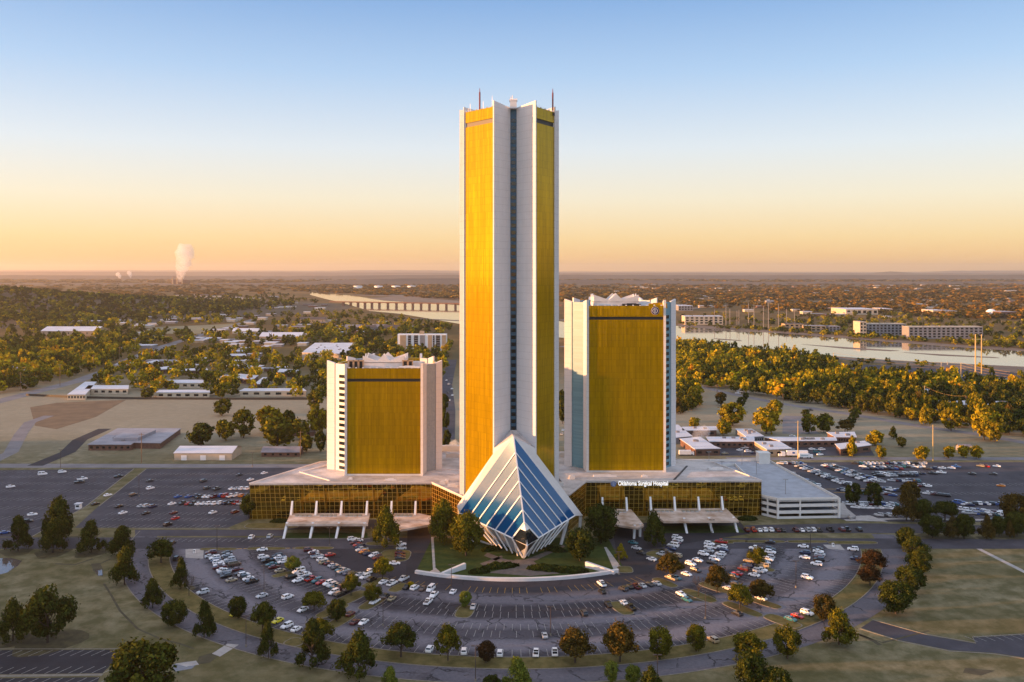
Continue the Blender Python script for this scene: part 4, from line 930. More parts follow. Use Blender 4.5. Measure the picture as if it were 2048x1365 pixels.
gable_house('long_hall', 'long hall with a shining white roof among trees at the far left', 'hall', 137, 672, 105, 50, 9, 0, 'tanwall', 'whiteroof', 7, 9)
# slab block with striped balconies
D = F * HC / (702 - Y0); xa, xb = W(795, D), W(893, D); h_ = Zp(669, D)
ap = thing('apartment_tower', 'pale apartment tower with tan bays and dark balcony columns left of the tall tower', 'apartments', ((xa + xb) / 2, D + 8, 0))
m = MB(); m.box(((xa + xb) / 2, D + 8, h_ / 2), (xb - xa, 15, h_)); m.build('wall', M['signwhite'], ap); block([(xa - 3, D - 30), (xb + 3, D - 30), (xb + 3, D + 18), (xa - 3, D + 18)])
for px0, px1, mt in ((800, 812, 'tanwall'), (816, 822, 'win_dark'), (828, 836, 'win_dark'), (840, 850, 'greywall'), (856, 864, 'tanwall'), (866, 869, 'win_dark'), (872, 880, 'win_dark'), (884, 892, 'tanwall')):
    m = MB(); m.box(((W(px0, D) + W(px1, D)) / 2, D + .4, h_ / 2 - .6), (W(px1, D) - W(px0, D), 1.2, h_ - 1.6)); b_ = m.build('balcony_column' if mt == 'win_dark' else 'bay', M[mt], ap)
    if mt == 'win_dark':
        for k in range(7): m = MB(); m.box(((W(px0, D) + W(px1, D)) / 2, D - .4, h_ * (k + .5) / 7.2), (W(px1, D) - W(px0, D) + .2, 1.2, 1.0)); m.build('balcony', M['greywall'], b_)
m = MB(); m.box((W(843, D), D + 8, h_ + 2.2), (7, 7, 4.6)); m.build('lift_house', M['tanwall'], ap)
for lb, px, py, w_, d, h, wl_, rf in [('gabled grey apartments among bare trees, leftmost', 706, 664, 34, 18, 9, 'greywall', 'lilacroof'), ('gabled grey apartments with sunlit ridges', 735, 665, 30, 18, 9, 'greywall', 'brownroof'), ('gabled grey apartments behind a pale van', 760, 664, 26, 18, 9, 'greywall', 'lilacroof'), ('gabled grey apartments with orange ridges, rightmost', 782, 665, 30, 18, 9, 'greywall', 'brownroof'), ('stone villa with pale walls above golden trees', 625, 646, 60, 30, 8, 'tanwall', 'brownroof'), ('low school with pale walls between the two halls', 490, 668, 50, 20, 5, 'cream', 'whiteroof')]:
    gable_house('gabled_block', lb, 'apartments', px, py, w_, d, h, 0, wl_, rf, 5, 5, 'grey gabled apartments')
# low clinic behind the garage
for lb, P, wl_, u in [('clinic wing with frosted roof and dark brick side nearest the mid height tower', [(1383, 893), (1428, 892), (1400, 874), (1361, 878)], 'brick', 2), ('dark brick clinic annex in front of the white wing', [(1391, 898), (1440, 897), (1429, 893), (1384, 894)], 'brick', 0), ('long narrow clinic wing behind parked cars', [(1420, 883), (1507, 883), (1507, 874), (1414, 874)], 'brick', 4), ('clinic wing with orange roof edge and glass entrance', [(1534, 899), (1582, 897), (1559, 883), (1509, 883)], 'tanwall', 2), ('longest clinic wing behind the semi trailer', [(1562, 882), (1672, 881), (1670, 875), (1530, 874)], 'brick', 5), ('slanting rear clinic wing', [(1493, 874), (1527, 872), (1503, 858), (1471, 858)], 'greywall', 5), ('pale clinic wing under golden trees', [(1366, 861), (1433, 860), (1431, 853), (1366, 854)], 'brick', 2), ('clinic block with frosted roof at the right end', [(1671, 874), (1712, 874), (1708, 864), (1655, 865)], 'brick', 3), ('small clinic pavilion with white front', [(1681, 898), (1741, 890), (1728, 882), (1672, 888)], 'brick', 1), ('clinic wing touching the mid height tower', [(1340, 876), (1384, 872), (1356, 850), (1330, 850)], 'greywall', 1)]:
    flat_building('clinic_wing', lb, 'clinic', P, 4.6, wl_, 'whiteroof', (8, 1.2, 3.4, .5) if u > 2 else (3, 1.0, 3.2, .5), 'low flat roofed clinic', u)
for lb, px, py, w_, wl_ in [('tan block with white roof at the right edge', 1952, 831, 40, 'tanwall'), ('second tan block at the right edge', 2014, 832, 22, 'tanwall'), ('tall cream block cut by the right edge', 2052, 836, 16, 'cream')]:
    x, y, _ = G(px, py); flat_building('office_block', lb, 'building', [px_of(x - w_ / 2, y, 9), px_of(x + w_ / 2, y, 9), px_of(x + w_ / 2, y + 24, 9), px_of(x - w_ / 2, y + 24, 9)], 9, wl_, 'whiteroof', (5, 1, 8, .5, 'win_dark', 2), 'blocks at the right edge', 2)
gable_house('small_shelter', 'small blue roofed shelter on the meadow at the right', 'shelter', 1932, 903, 8, 6, 2.6, 0, 'greywall', 'lilacroof', 1.6, 1)
# beyond the river
def far_block(name, lb, px0, px1, py0, py1, d, wall, roof, cols, rows, cat='building', group=None, units=2):
    D = F * HC / (py1 - Y0); z = max(Zp(py0, D), 4); x0, x1 = W(px0, D), W(px1, D)
    return flat_building(name, lb, cat, [px_of(x0, D, z), px_of(x1, D, z), px_of(x1, D + d, z), px_of(x0, D + d, z)], z, wall, roof, (cols, 1.5, z - 1, .55, 'win_dark', rows), group, units)
far_block('office_building', 'white office block with dark window bands just right of the mid height tower', 1370, 1446, 633, 650, 40, 'cream', 'whiteroof', 8, 3)
far_block('office_building', 'pale grey office block behind the white one', 1357, 1386, 612, 622, 60, 'greywall', 'whiteroof', 5, 2)
far_block('river_house', 'leftmost sunlit tan lodge on the far river bank', 1570, 1608, 648, 661, 25, 'tanwall', 'brownroof', 4, 2, group='lodges on the river bank')
far_block('river_house', 'middle sunlit tan lodge on the far river bank', 1612, 1652, 652, 664, 25, 'tanwall', 'greyroof', 4, 2, group='lodges on the river bank')
far_block('river_house', 'shaded grey lodge on the far river bank', 1658, 1680, 653, 664, 25, 'greywall', 'greyroof', 3, 2, group='lodges on the river bank')
far_block('riverside_apartments', 'long four storey riverside apartments with a sunlit end tower', 1722, 1812, 648, 672, 30, 'greywall', 'cream', 12, 4, 'apartments', units=6)
far_block('riverside_apartments', 'longest riverside apartments with white balcony bands', 1818, 1966, 654, 678, 30, 'greywall', 'cream', 16, 4, 'apartments', units=8)
far_block('end_tower', 'cream end tower of the riverside apartments', 1720, 1733, 644, 673, 34, 'cream', 'cream', 2, 4, 'apartments')
far_block('arena', 'wide pale arena hall beyond the river', 1692, 1756, 619, 630, 120, 'cream', 'whiteroof', 6, 1)
far_block('store', 'tan store building right of the arena', 1766, 1786, 618, 626, 80, 'tanwall', 'whiteroof', 3, 1); far_block('store', 'sunlit cream store beyond the riverside apartments', 1866, 1892, 621, 632, 70, 'cream', 'whiteroof', 3, 1)
far_block('store', 'pale store with a long roof right of the sunlit cream one', 1896, 1915, 622, 632, 70, 'cream', 'greyroof', 3, 1); far_block('church', 'orange brick church beside a white dome at the right', 2002, 2034, 624, 636, 60, 'brick', 'greyroof', 3, 1)
dm = thing('domed_hall', 'white domed hall beyond the river at the right', 'dome', (W(1990, 2420), 2440, 0)); m = MB()
for k in range(5):
    r0, r1 = 14 * math.cos(k * .31), 14 * math.cos((k + 1) * .31); m.tube((W(1990, 2420), 2440, 9 + 12 * math.sin(k * .31)), (W(1990, 2420), 2440, 9 + 12 * math.sin((k + 1) * .31)), r0, max(r1, .3), 20, False)
m.build('dome', M['signwhite'], dm); m = MB(); m.box((W(1990, 2420), 2440, 4.5), (60, 34, 9)); m.build('wall', M['tanwall'], dm)
rs = random.Random(5); used = 0
for zone, poly, n, hs in [('west of the river at the left', [(90, 640), (420, 622), (560, 602), (680, 616), (560, 640), (300, 662)], 48, .8), ('among trees beyond the avenue', [(70, 690), (560, 640), (880, 650), (640, 692), (330, 702)], 62, .65), ('between the brick apartments and the avenue', [(205, 748), (290, 716), (460, 698), (650, 700), (650, 752), (480, 748), (330, 738)], 22, .6), ('west of the avenue at the far left', [(-20, 790), (20, 700), (280, 690), (190, 735), (90, 770)], 16, .55), ('in the woods by the river road', [(1400, 740), (1560, 725), (1690, 752), (2040, 775), (2040, 850), (1760, 820), (1560, 790)], 14, .55), ('on the far bank behind the river', [(1140, 600), (1500, 590), (2040, 590), (2040, 640), (1700, 640), (1470, 625), (1140, 610)], 60, .9), ('in the far left valley', [(150, 600), (560, 585), (600, 600), (200, 612)], 20, 1.2), ('on the distant plain at the right', [(1150, 572), (2040, 566), (2040, 590), (1150, 590)], 44, 1.4)]:
    pts = []
    while len(pts) < n:
        px, py = rs.uniform(0, 2040), rs.uniform(560, 850)
        if inside([tuple(p) for p in poly], px, py) and not blocked(*G2(px, py)) and all(abs(px - a) > 10 or abs(py - b_) > 3 for a, b_ in pts): pts.append((px, py))
    pts.sort()
    for i, (px, py) in enumerate(pts):
        x, y, _ = G(px, py); w_ = rs.uniform(18, 48) * hs; d = rs.uniform(18, 36) * hs; h = rs.uniform(5, 8) * hs
        wl_, rf = rs.choice([('cream', 'whiteroof'), ('tanwall', 'whiteroof'), ('brick', 'greyroof'), ('cream', 'whiteroof'), ('greywall', 'whiteroof')])
        P = [(x - w_ / 2, y), (x + w_ / 2, y), (x + w_ / 2, y + d), (x - w_ / 2, y + d)]; block(P); r = thing('distant_building', f'{M[wl_].name.split("_")[0]} walled low building {zone}, {nth(i + 1)} from the left', 'building', (x, y, 0), 0, 'low buildings ' + zone)
        m = MB(); m.prism(P, 0, h, top=False); m.build('wall', M[wl_], r); m = MB(); m.prism([(a + (1 if a > x else -1), b_) for a, b_ in P], h, h + .6, bottom=True); m.build('roof', M[rf], r)
for i, px in enumerate((716, 757, 792, 823)):
    D = 6600; g = (W(px, D), D); r = thing('storage_tank', f'white storage tank beyond the river, {nth(i + 1)} of four from the left', 'tank', (*g, 0), 0, 'white storage tanks'); m = MB(); m.tube((*g, 0), (*g, 16), 32, 32, 20, False); m.build('shell', M['signwhite'], r); m = MB(); m.tube((*g, 16), (*g, 19), 32.5, 2, 20); m.build('roof', M['whiteroof'], r)
# bridge
D0, D1 = 3250, 2900
br = thing('river_bridge', 'long road bridge on tall piers crossing the bright river left of the tall tower', 'bridge', (W(800, 3100), 3100, 0)); m = MB(); zb = 14.0
pa, pb = (W(660, D0), D0), (W(1125, D1), D1)
for q in ribbon([pa, pb], 14): m.prism(q, zb - 2.2, zb, bottom=True)
m.build('deck', M['brick'], br)
for px in (690, 706, 722, 737, 752, 768, 786, 804, 822, 838, 855, 872, 889, 906, 924):
    f = (px - 660) / (1125 - 660); q = (pa[0] + (pb[0] - pa[0]) * f, pa[1] + (pb[1] - pa[1]) * f); m = MB(); m.box((q[0], q[1], (zb - 2.2) / 2), (8, 12, zb - 2.2), 0, .85); m.box((q[0], q[1], zb - 3), (11, 13, 1.6)); m.build('pier', M['brick'], br)
for s_ in (-1, 1):
    m = MB()
    for q in ribbon([(pa[0], pa[1] + s_ * 6.6), (pb[0], pb[1] + s_ * 6.6)], .6): m.prism(q, zb, zb + 1.4)
    m.build('railing', M['brick'], br)
# power station
D = 8200; r = thing('power_plant', 'distant power plant with steaming stacks on the left horizon', 'power plant', (W(361, D), D, 0)); m = MB(); m.box((W(361, D), D, 22), (150, 60, 44)); m.build('boiler_house', M['brick'], r)
for px in (349, 358, 368): m = MB(); m.tube((W(px, D), D - 45, 0), (W(px, D), D - 45, 70), 7, 5, 12); m.build('stack', M['tanwall'], r)

# ------------------------------------------------------------------ POLES, WIRES, SIGNS
def lamp_pole(px, py, top, lb):
    x, y, _ = G(px, py); zt = Zp(top, y); r = thing('light_pole', lb, 'light pole', (x, y, 0), 0, 'tall parking lot lights')
    m = MB(); m.tube((x, y, 0), (x, y, .7), .35, .35, 8); m.build('base', M['kerb'], r); m = MB(); m.tube((x, y, .7), (x, y, zt), .14, .09, 6); m.build('pole', M['polemetal'], r)
    for s_ in (-1, 1): m = MB(); m.box((x + s_ * .75, y, zt), (1.0, .5, .22)); m.tube((x, y, zt), (x + s_ * .4, y, zt), .05, .05, 5); m.build('lamp_head', M['polemetal'], r)
LP = [(434, 1102, 1052), (528, 1184, 1132), (492, 1294, 1232), (766, 1252, 1196), (1101, 1272, 1214), (903, 1180, 1130), (951, 1363, 1292), (1411, 1238, 1184), (1315, 1365, 1310), (1592, 1176, 1122), (1424, 1066, 1040), (278, 994, 952), (659, 1092, 1056), (1238, 1150, 1104), (1621, 1100, 1060), (121, 937, 900), (505, 934, 905)]
for i, (x, y, t_) in enumerate(sorted(LP)): lamp_pole(x, y, t_, f'thin brown parking lot light pole, {nth(i + 1)} from the left of its kind')
def utility_pole(px, py, top, lb, mat='wood', arms=1, r0=.28):
    x, y, _ = G(px, py); zt = Zp(top, y); r = thing('utility_pole', lb, 'utility pole', (x, y, 0), 0, 'wooden utility poles'); m = MB(); m.tube((x, y, 0), (x, y, zt), r0, r0 * .6, 7); m.build('pole', M[mat], r)
    for k in range(arms): m = MB(); m.box((x, y, zt - 1 - k * 2.0), (3.6, .25, .25)); m.build('crossarm', M[mat], r)
    return x, y, zt
M['goldpole'] = paint('yellow_steel_pole', (0.50, 0.38, 0.16), 0.5, var=.1)
UP = {}
for k, (px, py, tp, ds, mt, r0) in {'a': (41, 782, 745, 'leaning over the avenue at the far left edge', 'wood', .3), 'b': (120, 772, 728, 'among dark trees at the far left', 'wood', .3), 'c': (187, 742, 710, 'beside the avenue, middle', 'wood', .3), 'd': (239, 726, 694, 'beside the avenue, upper', 'wood', .3), 'e': (283, 926, 866, 'beside the cream metal shed', 'wood', .3), 'f': (601, 916, 862, 'beside the long brick house', 'wood', .3),
        'g': (1667, 740, 706, 'pale steel, at the left end of the golden wires', 'goldpole', .45), 'h': (1922, 752, 726, 'carrying golden wires by the river', 'goldpole', .5), 'i': (1849, 822, 772, 'tall one in the middle of the woods', 'goldpole', .4), 'j': (1866, 922, 850, 'tall yellow one beside the golden trees', 'goldpole', .4), 'k': (1596, 918, 842, 'tall yellow one behind the semi trailer', 'goldpole', .4), 'l': (1434, 792, 768, 'at the start of the road by the woods', 'wood', .3), 'm': (1566, 812, 788, 'beside the road in the dark woods', 'wood', .3), 'n': (1704, 834, 812, 'beside the road, next to the meadow', 'wood', .3), 'o': (1932, 838, 792, 'in golden trees near the right edge', 'wood', .3)}.items(): UP[k] = utility_pole(px, py, tp, 'utility pole ' + ds, mt, 1, r0)
D = F * HC / (748 - Y0); hp = thing('transmission_pylon', 'pair of tall pale poles joined by a crossarm beside the river', 'pylon', (W(1956, D), D, 0))
for px in (1951, 1963): m = MB(); m.tube((W(px, D), D, 0), (W(px, D), D, Zp(669, D)), .9, .6, 8); m.build('pole', M['goldpole'], hp)
m = MB(); m.box((W(1957, D), D, Zp(679, D)), (15, .8, .8)); m.build('crossarm', M['goldpole'], hp)
M['wire'] = paint('sunlit_wire', (0.45, 0.30, 0.10), 0.4, .3)
def wire(lb, a, b, sag, n=16, rr=.13):
    m = MB(); P = [Vector(a).lerp(Vector(b), i / n) - Vector((0, 0, sag * 4 * (i / n) * (1 - i / n))) for i in range(n + 1)]
    for p, q in zip(P, P[1:]): m.tube(p, q, rr, rr, 4, False)
    tag(m.build('power_line', M['wire']), lb, 'power line', 'power lines at the right')
for k, (nm, dz) in enumerate([('topmost', 0), ('middle', -4), ('lowest', -8)]):
    wire(f'{nm} golden wire between the river pole and the pale steel pole', (UP['g'][0], UP['g'][1], UP['g'][2] + dz), (UP['h'][0], UP['h'][1], UP['h'][2] + dz * .8), 3)
    e = G(2110, 778); wire(f'{nm} golden wire running off the right edge by the river', (UP['h'][0], UP['h'][1], UP['h'][2] + dz * .8), (e[0], e[1], 14 + dz * .6), 3)
for k, (a, b, nm) in enumerate([('i', 'o', 'thin wire over the golden trees near the right edge')]): wire(nm, UP[a], UP[b], 3, rr=.07)
for i, (px, t_, b_) in enumerate([(1452, 612, 652), (1460, 618, 654), (1474, 622, 650), (1478, 620, 652), (1497, 606, 655), (1508, 610, 655), (1527, 612, 656), (1537, 606, 657), (1557, 608, 657), (1573, 618, 650), (1589, 618, 648), (1429, 620, 650)]):
    x, y, _ = G(px, b_); r = thing('net_pole', f'tall slim net pole on the far river bank, {nth(sorted([1452, 1460, 1474, 1478, 1497, 1508, 1527, 1537, 1557, 1573, 1589, 1429]).index(px) + 1)} from the left', 'pole', (x, y, 0), 0, 'net poles beyond the river'); m = MB(); m.tube((x, y, 0), (x, y, Zp(t_, y)), .7, .5, 6); m.build('pole', M['greywall'], r)
# tall roadside sign by the river
x, y, _ = G(1889, 756); sgn = thing('roadside_sign', 'tall dark roadside sign with red and blue panels by the river', 'sign', (x, y, 0))
for px in (1883, 1895): m = MB(); m.tube((W(px, y), y, 0), (W(px, y), y, Zp(724, y)), .5, .5, 8); m.build('post', M['steel'], sgn)
for z0, z1, mt in ((730, 738, 'greywall'), (741, 747, 'black'), (748, 753, 'signblue')): m = MB(); m.box((x, y - .5, (Zp(z0, y) + Zp(z1, y)) / 2), (W(1897, y) - W(1882, y), .8, Zp(z0, y) - Zp(z1, y))); m.build('panel', M[mt], sgn)
m = MB(); m.box((W(1892, y), y - 1.1, Zp(744, y)), (6, .3, 3)); m.build('red_panel', M['red'], sgn)
# small things on the lot
bx = thing('toll_booth', 'small white booth at the entrance between the two left lots', 'booth', (*G2(157, 1018), 0)); g = G2(157, 1018)
m = MB(); m.box((g[0], g[1], 1.3), (2.4, 2.4, 2.6)); m.build('wall', M['signwhite'], bx); m = MB(); m.box((g[0], g[1], 2.75), (3.2, 3.2, .3)); m.build('roof', M['whiteroof'], bx); m = MB(); m.box((g[0], g[1] - 1.21, 1.6), (1.6, .06, .9)); m.build('window', M['win_dark'], bx)
sheet('concrete_pad', [PX((371, 1099), (408, 1098), (406, 1118), (371, 1116))], 0.06, M['concrete_path']); sheet('concrete_pad_east', [PX((1646, 1090), (1680, 1090), (1690, 1101), (1656, 1098))], 0.06, M['concrete_path'])
for lb, px, py in (('small white ticket machine on the pale pad of the left lot', 389, 1107), ('small white ticket machine on the pale pad of the right lot', 1666, 1094)):
    g = G2(px, py); r = thing('ticket_machine', lb, 'machine', (*g, 0)); m = MB(); m.box((g[0], g[1], .8), (.9, .8, 1.6)); m.build('cabinet', M['signwhite'], r); m = MB(); m.box((g[0], g[1] - .42, 1.2), (.6, .06, .4)); m.build('screen', M['win_dark'], r)
hy = thing('fire_hydrant', 'small red fire hydrant at the road edge on the far left', 'hydrant', (*G2(11, 1097), 0)); g = G2(11, 1097); m = MB(); m.tube((g[0], g[1], 0), (g[0], g[1], 1.1), .32, .26, 10); m.tube((g[0] - .5, g[1], .7), (g[0] + .5, g[1], .7), .14, .14, 8); m.tube((g[0], g[1], 1.1), (g[0], g[1], 1.4), .26, .08, 10); m.build('body', M['red'], hy)
def shrub(lb, px, py, a, b_, h, rot=0, group='dark shrubs around the prow'):
    g = G2(px, py); rs = np.random.RandomState(px); n = int(900 + a * 220); d = rs.normal(size=(n, 3)); d /= np.linalg.norm(d, axis=1)[:, None]; d[:, 2] = np.abs(d[:, 2])
    P = d * np.array([a, b_, h]) * (0.8 + .25 * rs.rand(n))[:, None] * (1 + .15 * np.sin(d[:, 0:1] * 9) * np.cos(d[:, 1:2] * 7)); nr = d + rs.normal(size=(n, 3)) * .5; t1 = np.cross(nr, rs.normal(size=(n, 3))); t1 /= np.linalg.norm(t1, axis=1)[:, None]; t2 = np.cross(nr / np.linalg.norm(nr, axis=1)[:, None], t1)
    s = rs.uniform(.18, .42, n)[:, None]; V = np.stack([P - t1 * s - t2 * s, P + t1 * s - t2 * s, P + t1 * s + t2 * s, P - t1 * s + t2 * s], 1); UV = np.stack([rs.rand(n) * .7, rs.rand(n)], 1)
    o = link('shrub', np_quads('shrub', V, UV, LEAF['green']), None, (g[0], g[1], 0), rot); tag(o, lb, 'shrub', group)
SHRUBS = [('long dark shrub left of the brown plaza', 1000, 1136, 7.5, 2.4, 1.9, .25), ('small dark shrub at the left end of the garden wall', 958, 1146, 4, 2, 1.6, .1), ('long dark shrub right of the brown plaza', 1092, 1140, 7.5, 2.6, 2.0, -.2), ('dense dark shrub by the right wing wall', 1140, 1144, 7, 2.4, 2.0, -.1), ('dark shrub under the left side of the prow', 985, 1100, 5, 2, 1.6, .5), ('dark shrub under the right side of the prow', 1108, 1102, 5.5, 2.2, 1.8, -.4), ('round shrub beside the left podium wing', 560, 1045, 4.5, 2, 1.5, 0), ('shrub at the right podium corner beside the garage', 1495, 1040, 4.5, 2.4, 1.8, 0)]
# ------------------------------------------------------------------ CARS
CARCOL = {'w': ('white', (0.90, 0.90, 0.90)), 's': ('silver', (0.50, 0.52, 0.54)), 'k': ('black', (0.008, 0.008, 0.010)), 'g': ('charcoal', (0.035, 0.037, 0.042)),
          'm': ('maroon', (0.10, 0.008, 0.010)), 'r': ('red', (0.42, 0.015, 0.012)), 'n': ('navy', (0.010, 0.022, 0.075)), 'b': ('blue', (0.02, 0.08, 0.30)),
          't': ('teal', (0.02, 0.14, 0.17)), 'a': ('tan', (0.36, 0.29, 0.18)), 'y': ('yellow', (0.70, 0.62, 0.01)), 'o': ('orange', (0.60, 0.20, 0.02)), 'u': ('brown', (0.09, 0.055, 0.04))}
def carpaint(nm, c):
    t = NT(nm + '_car_paint'); b = t.n('ShaderNodeBsdfPrincipled'); t.inp(b.inputs['Base Color'], c); b.inputs['Roughness'].default_value = 0.28
    b.inputs['Coat Weight'].default_value = 0.6; b.inputs['Coat Roughness'].default_value = 0.06; return t.done(b.outputs[0])
CP = {k: carpaint(*v) for k, v in CARCOL.items()}
M['carglass'] = paint('dark_car_glass', (0.010, 0.013, 0.018), 0.05, var=.1)
M['tyre'] = paint('tyre_rubber', (0.015, 0.015, 0.016), 0.7)
#        length, width, stations (x, half width, bottom, belt)       greenhouse: x0 base, x1 base, x0 top, x1 top, belt, roof
KIND = {'S': ('sedan', 4.7, 1.82, [(-2.35, .78, .42, .82), (-2.2, .88, .28, .98), (-1.3, .91, .24, 1.02), (0.9, .91, .24, .98), (1.9, .88, .26, .86), (2.3, .74, .40, .66)], (-1.75, 1.15, -1.05, 0.25, .98, 1.45)),
        'U': ('SUV', 4.75, 1.95, [(-2.38, .84, .48, .95), (-2.3, .93, .34, 1.12), (-1.3, .97, .30, 1.15), (0.9, .97, .30, 1.12), (1.9, .94, .32, 1.04), (2.36, .80, .46, .82)], (-2.22, 1.10, -1.95, 0.35, 1.12, 1.76)),
        'P': ('pickup truck', 5.7, 2.0, [(-2.85, .92, .55, 1.08), (-2.75, .98, .42, 1.16), (-0.6, .98, .40, 1.16), (0.9, .98, .40, 1.16), (2.2, .96, .42, 1.10), (2.82, .84, .52, .88)], (-0.70, 1.45, -0.55, 0.75, 1.16, 1.90)),
        'V': ('van', 5.3, 2.0, [(-2.65, .92, .45, 1.2), (-2.6, .98, .34, 1.3), (-1.0, 1.0, .30, 1.3), (1.2, 1.0, .30, 1.25), (2.2, .95, .32, 1.1), (2.62, .82, .46, .86)], (-2.55, 1.65, -2.45, 0.95, 1.28, 2.15))}
def car_body(kind):
    _, L, Wd, st, (b0, b1, t0, t1, zb, zt) = KIND[kind]
    m = MB(); rings = [[(x, -w, z0), (x, -w, z1 - .14), (x, -w + .12, z1), (x, w - .12, z1), (x, w, z1 - .14), (x, w, z0)] for x, w, z0, z1 in st]
    for a, b in zip(rings, rings[1:]):
        for i in range(6): j = (i + 1) % 6; m.face([a[i], b[i], b[j], a[j]])
    m.face(rings[0]); m.face(rings[-1][::-1])
    wb, wt = Wd / 2 - .06, Wd / 2 - .26
    Bq = [(b0, -wb, zb - .05), (b1, -wb, zb - .05), (b1, wb, zb - .05), (b0, wb, zb - .05)]; Tq = [(t0, -wt, zt), (t1, -wt, zt), (t1, wt, zt), (t0, wt, zt)]
    for i in range(4): j = (i + 1) % 4; m.face([Bq[i], Bq[j], Tq[j], Tq[i]])
    m.face(Tq)
    g = MB()
    for i in range(4):                        # a pane set into every side of the greenhouse
        j = (i + 1) % 4; A_, B_, C_, D_ = (Vector(v) for v in (Bq[i], Bq[j], Tq[j], Tq[i]))
        n = (B_ - A_).cross(D_ - A_).normalized() * .015
        def P(u, v): return (A_.lerp(B_, u)).lerp(D_.lerp(C_, u), v) + n
        cuts = [(.04, .46), (.52, .95)] if i in (0, 2) else [(.07, .93)]
        for u0, u1 in cuts: g.face([P(u0, .22), P(u1, .22), P(u1, .88), P(u0, .88)])
    if kind == 'P': g.box((-1.75, 0, 1.165), (1.85, 1.55, .02))
    return m, g
CARMESH = {}
def car_mesh(kind, c):
    if (kind, c) not in CARMESH:
        m, g = car_body(kind); CARMESH[(kind, c)] = m.mesh(KIND[kind][0].replace(' ', '_').lower() + '_body', CP[c])
        if ('glass', kind) not in CARMESH: CARMESH[('glass', kind)] = g.mesh('windows', M['carglass'])
    return CARMESH[(kind, c)]
wm = MB(); wm.tube((0, -.11, 0), (0, .11, 0), .34, .34, 12); WHEEL = wm.mesh('wheel', M['tyre'])
CARS = []                                     # (distance, px, py, code, kind, heading, row description, group)
def car(px, py, code, row, kind=None, head=None, jit=True):
    g = G2(px, py); k = kind or random.choices('SUPV', [48, 34, 14, 4])[0]
    if head == 'radial' or head is None: h = math.atan2(g[1] - CTR[1], g[0] - CTR[0]) + random.choice((0, math.pi))
    else: h = R(head)
    CARS.append([g[1], px, py, code, k, h + random.uniform(-.04, .04), row, g])
def row(desc, lst, head=None, off=(0, 0), sc=1.0):
    for it in lst:
        x, y, c = it[0], it[1], it[2]; kd = it[3] if len(it) > 3 else None
        car(off[0] + x / sc, off[1] + y / sc + 2.0, c, desc, kd, head)
def line(desc, p0, p1, codes, head=None):
    n = len(codes)
    for i, c in enumerate(codes):
        f = i / max(n - 1, 1); car(p0[0] + (p1[0] - p0[0]) * f, p0[1] + (p1[1] - p0[1]) * f, c, desc, None, head)
Z2 = dict(off=(380, 1040), sc=3.938); Z4 = dict(off=(1200, 1030), sc=3.938); Z3 = dict(off=(820, 1080), sc=3.938); Z1 = dict(off=(0, 900), sc=2.935); Z5 = dict(off=(1540, 900), sc=2.935)
row('the outermost long row left of the prow', [(165, 262, 'm'), (160, 290, 's', 'S'), (195, 305, 'w', 'U'), (205, 325, 'n'), (222, 340, 'w', 'U'), (228, 358, 'w', 'S'), (232, 378, 'm'), (255, 398, 'w'), (270, 412, 's'), (280, 430, 'g'), (282, 448, 'k'), (328, 478, 'a', 'S')], **Z2)
row('the second long row left of the prow', [(290, 262, 'g'), (292, 283, 's'), (302, 302, 'g'), (312, 318, 's'), (322, 335, 'k'), (352, 355, 'u', 'V'), (372, 394, 'm', 'S'), (395, 424, 'k'), (425, 437, 'w', 'U'), (440, 455, 'k'), (458, 466, 'w', 'S'), (488, 490, 'k', 'P')], **Z2)
row('the third row left of the prow, by a small tree', [(578, 297, 'w', 'U'), (612, 325, 'k', 'P'), (640, 355, 't'), (662, 375, 'm'), (712, 403, 'a'), (688, 288, 'k', 'U'), (705, 305, 'w'), (722, 318, 's'), (732, 332, 'w')], **Z2)
row('the fourth long row left of the prow', [(835, 384, 'w', 'S'), (855, 412, 'w', 'V'), (885, 428, 's'), (905, 440, 'w', 'P'), (925, 458, 'k'), (958, 472, 'r'), (1000, 484, 't'), (1032, 497, 'r', 'S'), (1088, 505, 'w', 'U'), (1118, 520, 's'), (1158, 530, 't'), (1190, 545, 'm'), (1132, 576, 'w', 'U'), (1175, 592, 'g'), (1240, 558, 'k'), (800, 450, 'k', 'U'), (848, 480, 'w', 'S')], **Z2)
row('the fifth long row left of the prow', [(935, 240, 'm', 'U'), (972, 258, 'w'), (985, 272, 'm'), (1002, 290, 's'), (1042, 318, 'w', 'U'), (1060, 338, 'a'), (1095, 345, 'm'), (1128, 362, 's'), (1150, 378, 'g'), (1182, 395, 't'), (1210, 408, 's'), (1240, 425, 'n'), (1285, 430, 'g'), (1332, 438, 's'), (1375, 455, 'w', 'U'), (1432, 475, 'k'), (1105, 278, 'r', 'S'), (1415, 415, 'w'), (1525, 493, 'w', 'S'), (1592, 505, 'w', 'P'), (1682, 470, 's', 'P')], **Z2)
row('the innermost row along the lawn left of the prow', [(1280, 155, 'w', 'U'), (1322, 166, 'w'), (1298, 182, 'm'), (1322, 200, 'r'), (1340, 216, 'n'), (1352, 238, 's'), (1372, 254, 'o', 'S'), (1402, 268, 'n'), (1448, 284, 'w', 'U'), (1475, 302, 'm')], **Z2)
row('the short row beside the dark drive', [(1662, 195, 'w', 'U'), (1665, 225, 's', 'S'), (1655, 262, 'm'), (1655, 285, 'm'), (1655, 305, 'g'), (1612, 345, 'w', 'S')], head=4, **Z2)
